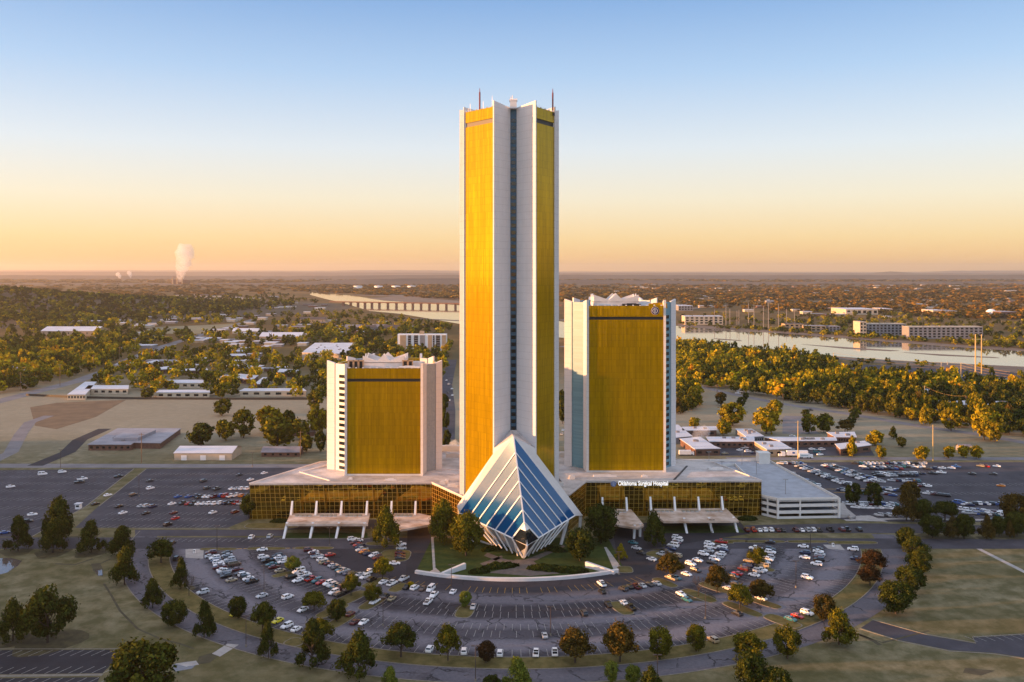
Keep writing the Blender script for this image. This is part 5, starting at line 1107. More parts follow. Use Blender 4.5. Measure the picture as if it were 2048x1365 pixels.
row('the scattered cars of the left crescent lot', [(568, 237, 'w', 'S'), (100, 575, 's', 'U'), (565, 602, 's', 'S'), (770, 612, 'w', 'U'), (888, 712, 'w', 'S'), (360, 745, 'y', 'S'), (690, 800, 'y', 'S'), (762, 842, 'w', 'U'), (838, 865, 'w', 'S'), (1263, 746, 'm'), (1300, 810, 'm'), (1365, 812, 'w', 'S'), (1455, 648, 'w', 'P'), (1535, 608, 'k'), (1590, 625, 'a', 'S'), (1710, 535, 'k'), (1770, 540, 'w', 'U'), (1835, 546, 'u'), (1895, 552, 'w'), (1920, 597, 'w', 'P'), (1876, 652, 'w', 'P'), (1890, 1025, 'w', 'U')], **Z2)
row('the few cars spread below the prow', [(340, 412, 'w', 'S'), (497, 532, 's', 'S'), (1508, 352, 'w', 'P'), (1513, 410, 'k'), (1563, 515, 'k'), (1680, 498, 'w', 'S'), (1738, 540, 'k', 'P'), (1370, 582, 'g'), (1060, 757, 's', 'S')], **Z3)
row('the bottom row along the curved lawn strip', [(425, 885, 'w', 'U'), (708, 900, 'w', 'U'), (993, 898, 'w', 'P'), (1140, 893, 'w', 'P')], head=88, **Z3)
row('the short diagonal row right of the prow', [(1680, 390, 'g'), (1725, 373, 'k'), (1778, 373, 'm'), (1826, 363, 's'), (1886, 353, 'g'), (1940, 346, 's')], head=118, **Z3)
row('the cars near the hospital drive', [(262, 222, 't', 'S'), (288, 264, 's', 'S'), (322, 303, 'g', 'S'), (405, 352, 'w', 'S'), (608, 182, 'w', 'U'), (612, 203, 'w', 'U'), (600, 222, 'm'), (575, 245, 'w', 'V'), (560, 270, 'n'), (520, 296, 'g'), (492, 316, 's', 'P'), (605, 326, 'a')], **Z4)
row('the inner double row right of the prow', [(862, 232, 'w', 'U'), (870, 258, 'w'), (855, 285, 's'), (816, 312, 'w', 'U'), (770, 360, 'w', 'S'), (715, 390, 'w', 'U'), (755, 442, 'k', 'U'), (683, 470, 'w', 'S'), (880, 380, 'k'), (960, 258, 'w'), (970, 278, 'n'), (948, 312, 'w', 'U'), (930, 333, 's', 'U'), (905, 352, 'w', 'U'), (955, 216, 'r', 'P')], **Z4)
row('the middle double row right of the prow', [(1172, 364, 'a', 'S'), (1165, 405, 'n'), (1130, 430, 'm'), (1080, 465, 'r'), (1055, 492, 'k'), (1340, 275, 'k', 'U'), (1342, 297, 'w'), (1332, 338, 's'), (1322, 356, 'w'), (1297, 382, 'w', 'U'), (1288, 408, 'a'), (1275, 435, 'w', 'S'), (1250, 447, 's'), (1212, 476, 'w', 'S'), (1338, 218, 'k', 'S'), (1225, 268, 'w')], **Z4)
row('the outer double row right of the prow', [(1600, 250, 'w'), (1615, 302, 'n', 'U'), (1612, 338, 'w', 'S'), (1715, 270, 'g'), (1720, 290, 'w'), (1730, 315, 's'), (1725, 336, 'm'), (1725, 357, 'k'), (1705, 390, 'w', 'U'), (1632, 497, 'w', 'U')], **Z4)
row('the row at the kerb below the garage', [(1157, 120, 'm', 'U'), (1207, 122, 'r'), (1255, 122, 'w', 'S'), (1298, 120, 'w', 'U'), (1346, 120, 'w', 'U'), (1400, 122, 'm'), (1442, 122, 'g'), (1540, 122, 'm'), (1588, 122, 'w', 'S'), (1636, 120, 's'), (1676, 120, 'w', 'U'), (1722, 122, 'g'), (1812, 118, 'k', 'P'), (1905, 118, 'm', 'U'), (1945, 118, 'k', 'P'), (2040, 118, 'k', 'U')], head=92, **Z4)
row('the scattered cars of the right crescent lot', [(1992, 273, 'w', 'U'), (2012, 346, 'n', 'S'), (560, 502, 'a', 'P'), (602, 500, 't'), (640, 628, 'w', 'S'), (686, 672, 't', 'S'), (1010, 582, 's', 'S'), (1072, 548, 'k'), (1080, 782, 'k', 'S'), (1268, 660, 'w'), (1502, 825, 't', 'S'), (1556, 802, 'r'), (1632, 778, 'w', 'U'), (890, 990, 'a', 'U')], **Z4)
row('the wide lot at the far left', [(250, 143, 'w', 'V'), (365, 130, 'w', 'U'), (483, 172, 'w', 'P'), (466, 190, 'k', 'P'), (62, 216, 'w', 'S'), (697, 157, 'k', 'P'), (190, 380, 'w', 'S'), (163, 422, 'k', 'U'), (28, 487, 'b', 'S')], head=35, **Z1)
row('the scattered cars of the lot left of the podium', [(880, 182, 'g'), (883, 226, 'w', 'U'), (782, 265, 'g'), (633, 266, 'w', 'S'), (560, 318, 'k'), (700, 332, 'k'), (722, 370, 'w', 'S'), (830, 330, 's'), (862, 330, 's'), (898, 333, 'n'), (858, 373, 'k'), (1010, 317, 'w', 'S'), (1020, 370, 'm'), (1030, 402, 'r', 'S'), (985, 440, 'k', 'U'), (1250, 368, 'w'), (1380, 366, 'm'), (1195, 183, 'g'), (1470, 175, 'w'), (1405, 147, 'g'), (1552, 136, 'w', 'S'), (1215, 226, 'g'), (1273, 230, 'g')], head=62, **Z1)
row('the rear packed row left of the podium', [(1362, 228, 'w'), (1392, 228, 's'), (1422, 228, 'w'), (1452, 228, 'w')], head=62, **Z1)
row('the middle packed row left of the podium', [(1045, 275, 'b'), (1107, 275, 'b'), (1152, 268, 'n'), (1170, 278, 'g'), (1205, 275, 'w'), (1230, 276, 'w'), (1260, 276, 'm'), (1300, 270, 'b'), (1325, 272, 'r'), (1355, 272, 'w'), (1388, 268, 'w'), (1420, 270, 'o'), (1450, 268, 'g'), (1472, 270, 'w')], head=62, **Z1)
row('the nearest packed row left of the podium', [(1075, 315, 'g'), (1108, 317, 'r'), (1137, 317, 'g'), (1167, 317, 'w'), (1198, 316, 'w'), (1230, 316, 'w'), (1262, 316, 'w'), (1296, 312, 'w'), (1325, 314, 'n'), (1358, 312, 'g'), (1390, 312, 'r'), (1416, 314, 's')], head=62, **Z1)
row('the road in front of the left wing', [(575, 570, 's', 'S'), (1012, 548, 'k', 'S'), (1040, 640, 'k', 'U'), (1477, 515, 'w', 'U'), (1585, 510, 's', 'U')], head=85, **Z1)
RC = 'wsgknwwsgbkwtwskmnwgswkw'
def codes(n, seed): rs = random.Random(seed); return ''.join(rs.choice(RC) for _ in range(n))
ER = [('first slanted row right of the garage', (60, 80), (175, 78), 6, 150), ('second slanted row right of the garage', (92, 132), (275, 212), 12, 35), ('third slanted row right of the garage', (165, 97), (445, 206), 19, 35), ('fourth slanted row right of the garage', (195, 95), (455, 205), 18, 35),
      ('fifth slanted row right of the garage', (320, 95), (590, 192), 17, 35), ('sixth slanted row right of the garage', (350, 90), (655, 188), 18, 35), ('rearmost row of the right lot', (500, 78), (900, 80), 17, 35), ('second rear row of the right lot', (545, 98), (890, 100), 16, 35), ('third rear row of the right lot', (560, 112), (760, 112), 8, 35),
      ('fourth rear row of the right lot', (620, 140), (890, 140), 13, 35), ('fifth rear row of the right lot', (630, 152), (850, 150), 10, 35), ('sixth rear row of the right lot', (712, 180), (860, 185), 9, 35), ('short middle row of the right lot', (805, 213), (925, 213), 7, 35), ('small middle row of the right lot', (905, 256), (1035, 272), 7, 35),
      ('row behind the two dark trees', (415, 237), (570, 262), 7, 35), ('row right of the two dark trees', (585, 218), (770, 244), 10, 35), ('lower row right of the two dark trees', (605, 238), (720, 268), 6, 35), ('row in front of the two dark trees', (425, 318), (730, 322), 13, 35), ('lower row in front of the two dark trees', (500, 338), (730, 345), 9, 35),
      ('row at the lower edge of the right lot', (640, 385), (715, 388), 4, 35), ('upper right packed row', (1095, 312), (1175, 325), 4, 35), ('right packed row', (1195, 318), (1368, 320), 8, 35), ('lower right packed row', (1120, 352), (1345, 372), 12, 35), ('last right packed row', (1155, 372), (1345, 384), 9, 35), ('bottom right packed row', (1290, 414), (1405, 418), 5, 35)]
for i, (d, a, b, n, h) in enumerate(ER):
    line('the ' + d, (1540 + a[0] / 2.935, 901.5 + a[1] / 2.935), (1540 + b[0] / 2.935, 901.5 + b[1] / 2.935), codes(n, 40 + i), 150)
row('the open right part of the right lot', [(925, 110, 'g'), (960, 108, 'n'), (1010, 106, 'w', 'S'), (1065, 106, 'w', 'S'), (1092, 98, 'b'), (1235, 95, 'a'), (1268, 96, 'r', 'S'), (1330, 95, 'w', 'S'), (1185, 140, 'g'), (1310, 142, 'g'), (1355, 210, 'o', 'S'), (955, 138, 'g'), (1005, 133, 'w')], head=150, **Z5)
CLIN = [(1450, 909, 'a'), (1480, 902, 'w'), (1490, 898, 's'), (1496, 905, 'w'), (1502, 902, 'n'), (1507, 908, 'n'), (1488, 894, 'b'), (1432, 891, 'g'), (1453, 891, 's'), (1466, 891, 'g'), (1480, 891, 'g'), (1624, 900, 'w'), (1644, 901, 'w'), (1634, 906, 't'), (1640, 911, 'w'), (1582, 901, 's')]
for x, y, c in CLIN: car(x, y, c, 'the clinic lot behind the garage', None, 20)
row('the rear street between the towers', [(893, 760, 'w'), (898, 768, 's'), (904, 777, 'w'), (896, 785, 'g'), (905, 790, 'w'), (899, 800, 'w'), (893, 812, 's'), (1126, 860, 'w'), (1124, 868, 's')], head=80)
row('the road and meadow at the right', [(1476, 786, 'w', 'P'), (1620, 820, 'k'), (1608, 880, 'm'), (1585, 872, 's'), (1600, 886, 's')], head=-25)
line('the diagonal avenue at the far left', (215, 741), (395, 673), codes(9, 99), 40)
CARS.sort(key=lambda c: c[0])
lead, rest = CARS[:300], CARS[300:]
CARS_GROUP = 'vehicles parked around the towers'
by_row = {}
for c in lead: by_row.setdefault(c[6], []).append(c)
for desc, L in by_row.items():
    order = 'from the left'
    kinds = {}
    L.sort(key=lambda c: c[1])
    for i, c in enumerate(L):
        key = (c[3], c[4]); kinds[key] = kinds.get(key, 0) + 1; c.append(kinds[key]); c.append(i)
    for c in L: c.append(kinds[(c[3], c[4])])
def shorten(lb):
    for a, b in ((' from the left in the ', ' from left in '), ('in the ', 'in '), (' of the two dark trees', ' of two dark trees'), (' of the crescent lot', ' of crescent lot'), (' along the lawn', ''), (', by a small tree', '')):
        if len(lb.split()) > 16: lb = lb.replace(a, b)
    return lb
for c in lead:
    d, px, py, cc, k, h, desc, g, kth, pos, tot = c
    nm = f'{CARCOL[cc][0]} {KIND[k][0]}'
    lb = f'{nm} in {desc}' if tot == 1 else f'{nth(kth)} {nm} from the left in {desc}'
    lb = shorten(lb)
    near = d < 440
    kn = {'S': 'parked_car', 'U': 'parked_car', 'P': 'pickup_truck', 'V': 'parked_van'}[k]
    ct = {'S': 'car', 'U': 'car', 'P': 'truck', 'V': 'van'}[k]
    z = 0.035 if d > 400 and d < 430 else 0.03
    car_mesh(k, cc)
    r = thing(kn, lb, ct, (g[0], g[1], z), h, CARS_GROUP)
    link('body', car_mesh(k, cc), r); link('windows', CARMESH[('glass', k)], r)
    if near:
        L_, w2 = KIND[k][1] * .31, KIND[k][2] / 2 - .10
        for sx in (-1, 1):
            for sy in (-1, 1): link('wheel', WHEEL, r, (sx * L_, sy * w2, .34))
V_, F_ = [], []
mrest = {}
for c in rest:                               # the farthest ones, beyond the 300 that show largest
    key = c[3]; m, g = car_body(c[4]); ca, sa = math.cos(c[5]), math.sin(c[5])
    for src, tgt in ((m, mrest.setdefault(key, MB())), (g, mrest.setdefault('glass', MB()))):
        for f in src.f: tgt.face([(c[7][0] + src.v[i][0] * ca - src.v[i][1] * sa, c[7][1] + src.v[i][0] * sa + src.v[i][1] * ca, src.v[i][2] + .03) for i in f])
allm = MB(); mats, mi_ = [], []
for key, m in mrest.items():
    mats.append(CP[key] if key != 'glass' else M['carglass'])
    for f in m.f: allm.face([m.v[i] for i in f]); mi_.append(len(mats) - 1)
me = allm.mesh('parked_cars')
for x in mats: me.materials.append(x)
me.polygons.foreach_set('material_index', mi_)
tag(link('parked_cars', me), 'rows of small parked cars filling the back of the far right lot', 'cars', kind='stuff')
# a white semi trailer and delivery trucks behind the garage
def truck(name, label, px, py, rz, parts_):
    g = G2(px, py); r = thing(name, label, 'truck', (g[0], g[1], 0.03), rz)
    for nm, c_, s_, mt in parts_:
        m = MB(); ca, sa = math.cos(0), 0; m.box(c_, s_, 0, 0.97)
        o = link(nm, m.mesh(nm, M.get(mt) or CP.get(mt)), r)
    for x in sorted({-parts_[0][1][0] if False else parts_[0][2][0] * f for f in (-.36, -.22, .30, .55)}):
        for sy in (-1, 1): o = link('wheel', WHEEL, r, (x + parts_[0][1][0], sy * 1.05, .5)); o.scale = (1.45, 1.3, 1.45)
    return r
truck('semi_truck', 'long white semi trailer truck parked behind the garage', 1588, 914, R(178), [('trailer', (-2, 0, 2.6), (14, 2.5, 2.9), 'signwhite'), ('cab', (7.2, 0, 1.9), (2.6, 2.4, 2.6), 'signwhite'), ('hood', (9.2, 0, 1.2), (1.8, 2.0, 1.4), 'signwhite'), ('windshield', (8.45, 0, 2.5), (.15, 2.0, .9), 'carglass'), ('blue_panel', (0.6, 1.26, 2.8), (1.6, .04, 1.2), 'signblue')])
truck('delivery_truck', 'small white box truck with green stripe beside the semi trailer', 1611, 917, R(0), [('box', (-1, 0, 1.9), (7, 2.3, 2.4), 'signwhite'), ('cab', (3.6, 0, 1.4), (2.2, 2.1, 2.0), 'signwhite'), ('windshield', (4.68, 0, 1.9), (.12, 1.8, .8), 'carglass'), ('green_stripe', (-1, -1.16, 1.9), (5, .03, .35), 'strip_blue')])
truck('camper_van', 'white motorhome parked right of the mid height tower', 1373, 911, R(0), [('box', (-1, 0, 2.0), (8, 2.4, 2.6), 'signwhite'), ('cab', (3.9, 0, 1.3), (2.0, 2.2, 1.9), 'signwhite'), ('windshield', (4.9, 0, 1.8), (.12, 1.9, .8), 'carglass')])
truck('tow_truck', 'white box truck on the road by the dark woods', 1486, 786, R(-30), [('box', (-1.5, 0, 2.4), (10, 2.5, 3.2), 'signwhite'), ('cab', (5, 0, 1.6), (2.4, 2.3, 2.4), 'signwhite'), ('windshield', (6.2, 0, 2.2), (.12, 2.0, .8), 'carglass')])
# ------------------------------------------------------------------ TREES
def foliage(name, stops, trans=0.12):
    t = NT(name); u, v = t.uv()
    oi = t.n('ShaderNodeObjectInfo')
    f = t.math('ADD', t.math('MULTIPLY', u, 0.75), t.math('MULTIPLY', oi.outputs['Random'], 0.25))
    c = t.ramp(f, stops); k = t.math('MULTIPLY_ADD', v, 1.0, 0.62); c = t.mix(1.0, c, t.vec(k, k, k), 'MULTIPLY')
    d = t.n('ShaderNodeBsdfDiffuse'); t.l(c, d.inputs[0]); tr = t.n('ShaderNodeBsdfTranslucent'); t.l(c, tr.inputs[0])
    mx = t.n('ShaderNodeMixShader'); mx.inputs[0].default_value = trans; t.l(d.outputs[0], mx.inputs[1]); t.l(tr.outputs[0], mx.inputs[2])
    return t.done(mx.outputs[0])
LEAF = {'green': foliage('dark_green_leaves', [(0, (0.016, 0.026, 0.007)), (0.6, (0.042, 0.052, 0.010)), (1, (0.09, 0.088, 0.012))]),
        'olive': foliage('olive_leaves', [(0, (0.032, 0.038, 0.008)), (0.55, (0.090, 0.088, 0.010)), (1, (0.27, 0.215, 0.012))]),
        'gold': foliage('golden_leaves', [(0, (0.07, 0.062, 0.008)), (0.5, (0.20, 0.165, 0.010)), (1, (0.36, 0.26, 0.010))]),
        'russet': foliage('russet_leaves', [(0, (0.030, 0.026, 0.010)), (0.5, (0.065, 0.050, 0.012)), (1, (0.12, 0.074, 0.012))]),
        'red': foliage('dark_red_leaves', [(0, (0.020, 0.015, 0.009)), (1, (0.052, 0.031, 0.014))]),
        'lime': foliage('yellow_green_leaves', [(0, (0.055, 0.085, 0.014)), (1, (0.17, 0.19, 0.03))]),
        'woods': foliage('mixed_woods', [(0, (0.018, 0.027, 0.006)), (0.42, (0.046, 0.056, 0.008)), (0.60, (0.14, 0.142, 0.010)), (0.80, (0.38, 0.30, 0.010)), (0.92, (0.44, 0.19, 0.012)), (1, (0.17, 0.09, 0.03))]),
        'far': foliage('far_woods', [(0, (0.034, 0.032, 0.009)), (0.40, (0.10, 0.070, 0.014)), (0.66, (0.27, 0.150, 0.018)), (1, (0.42, 0.21, 0.022))])}
M['bark'] = paint('bark', (0.060, 0.045, 0.034), 0.9, var=0.4, scale=2)
def crown_quads(rs, n, shape, leaf, lumps=20):
    """leaf-sized faces gathered in clumps through a crown of unit radius and unit height"""
    C = []
    for i in range(lumps):
        a = rs.uniform(0, 2 * np.pi); h = rs.uniform(0.0, 1.0)
        if shape == 'round': rad = np.sqrt(max(0, 1 - (2 * h - 1) ** 2)) * rs.uniform(0.45, 0.86); z = 0.22 + 0.68 * h
        elif shape == 'oval': h = h ** 1.35; rad = (1 - h) ** 0.8 * rs.uniform(0.45, 1.0); z = 0.21 + 0.72 * h
        elif shape == 'flat': rad = np.sqrt(max(0, 1 - (h * 1.0) ** 2)) * rs.uniform(0.3, 0.86); z = 0.38 + 0.48 * h
        else: rad = (0.35 + 0.5 * np.sin(np.pi * min(h * .9 + .12, 1))) * rs.uniform(.5, 1); z = 0.2 + 0.7 * h
        C.append((rad * np.cos(a), rad * np.sin(a), z, rs.uniform(0.14, 0.32), rs.rand()))
    C = np.array(C); k = rs.randint(0, lumps, n)
    d = rs.normal(size=(n, 3)); d /= np.linalg.norm(d, axis=1)[:, None]
    r = C[k, 3] * (0.55 + 0.5 * rs.rand(n) ** 0.5)
    P = C[k, :3] + d * r[:, None] * np.array([1, 1, 0.52])
    stray = rs.rand(n) < 0.10; P[stray] += d[stray] * np.array([.13, .13, .07])
    nrm = d * 0.9 + rs.normal(size=(n, 3)) * 0.42; nrm /= np.linalg.norm(nrm, axis=1)[:, None]
    t1 = np.cross(nrm, rs.normal(size=(n, 3))); t1 /= np.linalg.norm(t1, axis=1)[:, None]; t2 = np.cross(nrm, t1)
    s = (leaf * rs.uniform(0.6, 1.25, n))[:, None]
    q = np.array([1, 1, .55])
    V = np.stack([P - t1 * s * q - t2 * s * q * .7, P + t1 * s * q * .9 - t2 * s * q * .5, P + t1 * s * q + t2 * s * q * .8, P - t1 * s * q * .8 + t2 * s * q * .6], axis=1)
    UV = np.stack([np.clip(0.55 * C[k, 4] + 0.45 * rs.rand(n) + 0.12 * (P[:, 2] - .5), 0, 1), rs.rand(n)], axis=1)
    return V, UV
def trunk_mesh(seed, shape):
    rs = random.Random(seed); m = MB(); top = {'flat': .45, 'round': .5, 'oval': .6}.get(shape, .55)
    m.tube((0, 0, 0), (0, 0, .25), .05, .038, 7); m.tube((0, 0, .25), (rs.uniform(-.05, .05), rs.uniform(-.05, .05), top + .2), .036, .012, 6)
    for i in range(7):
        a = i * 2.4 + rs.random(); z = .2 + .04 * i; r_ = rs.uniform(.4, .75)
        m.tube((0, 0, z), (math.cos(a) * r_, math.sin(a) * r_, z + rs.uniform(.18, .38)), .022, .006, 5)
    return m.mesh('trunk', M['bark'])
def bare_mesh(seed):
    rs = random.Random(seed); m = MB(); m.tube((0, 0, 0), (0, 0, .3), .035, .028, 6)
    def br(p, d, l, r_, k):
        q = p + d * l; m.tube(p, q, r_, r_ * .6, 4, False)
        if k: 
            for _ in range(3): br(q, (d + Vector((rs.uniform(-.7, .7), rs.uniform(-.7, .7), rs.uniform(-.1, .5)))).normalized(), l * .68, r_ * .6, k - 1)
    for i in range(6):
        a = i * 1.05 + rs.random() * .5; br(Vector((0, 0, .25 + .02 * i)), Vector((math.cos(a) * .8, math.sin(a) * .8, .75)).normalized(), .30, .02, 3)
    return m.mesh('trunk', M['bark'])
CROWN, TRUNK = {}, {}
for shape in ('round', 'oval', 'flat'):
    for v in range(3):
        V, UV = crown_quads(np.random.RandomState(hash(shape) % 1000 if False else {'round': 10, 'oval': 20, 'flat': 30}[shape] + v), 7600, shape, 0.044, 46)
        CROWN[(shape, v)] = np_quads('crown', V, UV, LEAF['green'])
        V, UV = crown_quads(np.random.RandomState({'round': 110, 'oval': 120, 'flat': 130}[shape] + v), 1700, shape, 0.095, 26)
        CROWN[(shape, v, 'mid')] = np_quads('crown', V, UV, LEAF['green'])
        TRUNK[(shape, v)] = trunk_mesh(v + len(shape), shape)
BARE = [bare_mesh(1), bare_mesh(2)]
TREES = 0; TREE_LIST = []
def put_tree(x, y, r_, h, shape, leaf, zone, z=0.0, v=None):
    TREE_LIST.append([x, y, z, r_, h, shape, leaf, zone, random.randrange(3) if v is None else v])
def ptree(px, py, wpx, hpx, shape='round', leaf='green', zone='', z=0.0):
    x, y, _ = G(px, py, z); s = y / F
    put_tree(x, y, wpx * s / 2 * 1.02, hpx * s * 1.0, shape, leaf, zone, z)
for d in [(36, 1102, 50, 66, 'oval'), (106, 1106, 52, 70, 'oval'), (118, 1086, 66, 92, 'oval'), (183, 1106, 52, 62, 'oval'), (243, 1112, 54, 60, 'oval'), (249, 1170, 56, 76, 'oval'), (305, 1217, 48, 60, 'oval'), (322, 1126, 66, 42, 'flat'), (348, 1254, 56, 50, 'round'), (362, 1178, 38, 58, 'oval'), (408, 1276, 42, 70, 'oval'), (26, 1282, 62, 78, 'oval'), (95, 1286, 104, 108, 'round')]:
    ptree(*d, leaf='green', zone='on the lawn left of the ring road')
ptree(285, 1412, 150, 124, 'round', 'green', 'at the bottom left edge beside the marked lot')
ptree(378, 1192, 40, 44, 'bare', 'red', 'on the strip left of the crescent lot')
for d in [(476, 1238, 38, 44, 'round', 'green'), (525, 1266, 60, 54, 'flat', 'green'), (642, 1288, 50, 46, 'flat', 'olive'), (802, 1314, 72, 60, 'flat', 'green'), (896, 1322, 52, 66, 'flat', 'olive'), (972, 1326, 42, 42, 'round', 'red'), (1150, 1326, 76, 62, 'flat', 'russet'), (1240, 1324, 80, 70, 'flat', 'russet'), (1320, 1318, 54, 60, 'round', 'olive'), (1392, 1304, 48, 52, 'round', 'olive'), (1648, 1242, 54, 50, 'round', 'russet'), (1678, 1290, 64, 72, 'oval', 'olive'), (1740, 1172, 50, 38, 'flat', 'red'), (1748, 1146, 64, 40, 'flat', 'red')]:
    ptree(*d, zone='on the grass strip round the crescent lot')
for d in [(537, 1317, 42, 70, 'oval', 'green'), (624, 1334, 66, 90, 'oval', 'green'), (717, 1352, 76, 86, 'oval', 'green'), (780, 1392, 44, 58, 'oval', 'lime'), (1033, 1385, 58, 66, 'oval', 'lime'), (985, 1382, 40, 30, 'round', 'green'), (1222, 1368, 32, 44, 'round', 'lime'), (1267, 1370, 34, 38, 'round', 'lime'), (1302, 1392, 50, 56, 'oval', 'green'), (1498, 1322, 62, 54, 'round', 'olive'), (1575, 1318, 62, 64, 'round', 'olive'), (1500, 1392, 72, 84, 'round', 'green'), (1552, 1402, 60, 64, 'round', 'green')]:
    ptree(*d, zone='outside the curved road at the bottom')
for d in [(1812, 1098, 42, 42, 'round', 'green'), (1832, 1122, 50, 46, 'round', 'green'), (1838, 1150, 52, 48, 'round', 'green'), (1820, 1186, 60, 52, 'round', 'green'), (1792, 1228, 76, 62, 'round', 'green')]:
    ptree(*d, zone='beside the ring road at the right')
for d in [(1865, 1076, 52, 44, 'round', 'green'), (1906, 1076, 34, 40, 'oval', 'russet'), (1928, 1078, 46, 48, 'round', 'green'), (1974, 1078, 32, 44, 'oval', 'russet'), (1998, 1072, 34, 38, 'round', 'green'), (2020, 1076, 20, 34, 'oval', 'russet'), (2034, 1072, 46, 46, 'round', 'green'), (1813, 1042, 52, 66, 'oval', 'russet'), (1846, 1044, 44, 44, 'round', 'green'), (1890, 1042, 54, 38, 'flat', 'green'), (2034, 1052, 76, 62, 'round', 'russet')]:
    ptree(*d, zone='along the path below the right lot')
for d in [(1707, 1010, 36, 44, 'round', 'green'), (1749, 1014, 40, 46, 'round', 'green'), (1822, 1006, 40, 40, 'round', 'russet')]: ptree(*d, zone='inside the far right lot')
for d in [(586, 1144, 34, 30, 'round', 'lime'), (765, 1160, 42, 40, 'flat', 'olive'), (702, 1192, 40, 40, 'flat', 'olive'), (746, 1207, 36, 38, 'round', 'olive'), (628, 1222, 50, 36, 'flat', 'olive'), (673, 1244, 40, 44, 'round', 'green')]: ptree(*d, zone='on an island of the left crescent lot')
ptree(930, 1216, 28, 32, 'round', 'lime', 'on the small island below the prow'); ptree(822, 1178, 14, 14, 'round', 'gold', 'on an island beside parked cars')
for d in [(1340, 1158, 56, 46, 'flat', 'russet'), (1434, 1186, 52, 50, 'flat', 'russet'), (1480, 1218, 56, 46, 'flat', 'olive'), (1522, 1208, 54, 46, 'flat', 'russet'), (1514, 1132, 38, 36, 'round', 'olive'), (1242, 1120, 26, 30, 'oval', 'gold')]: ptree(*d, zone='on an island of the right crescent lot')
ptree(1397, 1194, 46, 44, 'bare', 'red', 'bare on an island right of the prow')
for d in [(772, 1094, 64, 76, 'oval', 'olive'), (886, 1086, 62, 88, 'oval', 'olive'), (932, 1112, 76, 84, 'round', 'olive')]: ptree(*d, zone='tall with sunlit top left of the prow')
for d in [(1160, 1122, 66, 62, 'round', 'green'), (1202, 1088, 72, 76, 'round', 'green'), (1308, 1092, 46, 66, 'oval', 'green')]: ptree(*d, zone='dark tree right of the prow')
ptree(497, 1037, 36, 46, 'round', 'green', 'at the left end of the podium')
for d in [(444, 832, 40, 34, 'round', 'olive'), (402, 894, 62, 46, 'round', 'green'), (452, 882, 44, 42, 'round', 'olive'), (487, 876, 48, 54, 'round', 'olive'), (542, 868, 56, 56, 'round', 'gold'), (555, 897, 76, 60, 'round', 'olive'), (578, 862, 40, 40, 'round', 'green'), (600, 880, 44, 40, 'round', 'olive'), (634, 870, 50, 60, 'round', 'gold'), (612, 905, 34, 34, 'round', 'olive'), (640, 905, 30, 40, 'round', 'green'), (632, 822, 38, 40, 'round', 'olive')]:
    ptree(*d, zone='behind the left podium wing')
for d in [(1465, 852, 58, 44, 'round', 'gold'), (1532, 868, 64, 50, 'round', 'gold'), (1550, 842, 36, 40, 'round', 'gold'), (1448, 872, 32, 32, 'round', 'gold'), (1388, 862, 24, 26, 'round', 'gold'), (1442, 812, 28, 26, 'round', 'russet'), (1618, 868, 36, 38, 'round', 'olive'), (1648, 866, 36, 38, 'round', 'olive'), (1483, 815, 20, 20, 'round', 'green'), (1492, 802, 14, 16, 'round', 'green'), (1690, 866, 36, 24, 'flat', 'russet'), (1704, 912, 30, 38, 'oval', 'gold'), (1750, 892, 40, 30, 'round', 'gold'), (1762, 918, 24, 26, 'round', 'gold'), (1844, 922, 34, 30, 'round', 'gold'), (1898, 918, 24, 24, 'round', 'gold'), (1926, 916, 26, 24, 'round', 'gold'), (1952, 918, 28, 26, 'round', 'gold'), (1786, 878, 20, 24, 'oval', 'green'), (1804, 896, 20, 22, 'round', 'green'), (1850, 850, 24, 40, 'oval', 'gold'), (1902, 862, 46, 44, 'round', 'gold'), (1968, 880, 56, 60, 'round', 'gold'), (1990, 884, 40, 40, 'round', 'gold'), (1612, 836, 18, 16, 'round', 'green'), (1704, 850, 18, 20, 'round', 'green'), (1710, 838, 26, 22, 'round', 'olive')]:
    ptree(*d, zone='around the low clinic at the right')
for d in [(893, 905, 20, 44, 'round', 'green'), (890, 860, 20, 40, 'round', 'olive'), (888, 830, 22, 40, 'round', 'green'), (1125, 848, 24, 50, 'round', 'green'), (1124, 822, 22, 40, 'round', 'green')]: ptree(*d, zone='in the gap between two towers')

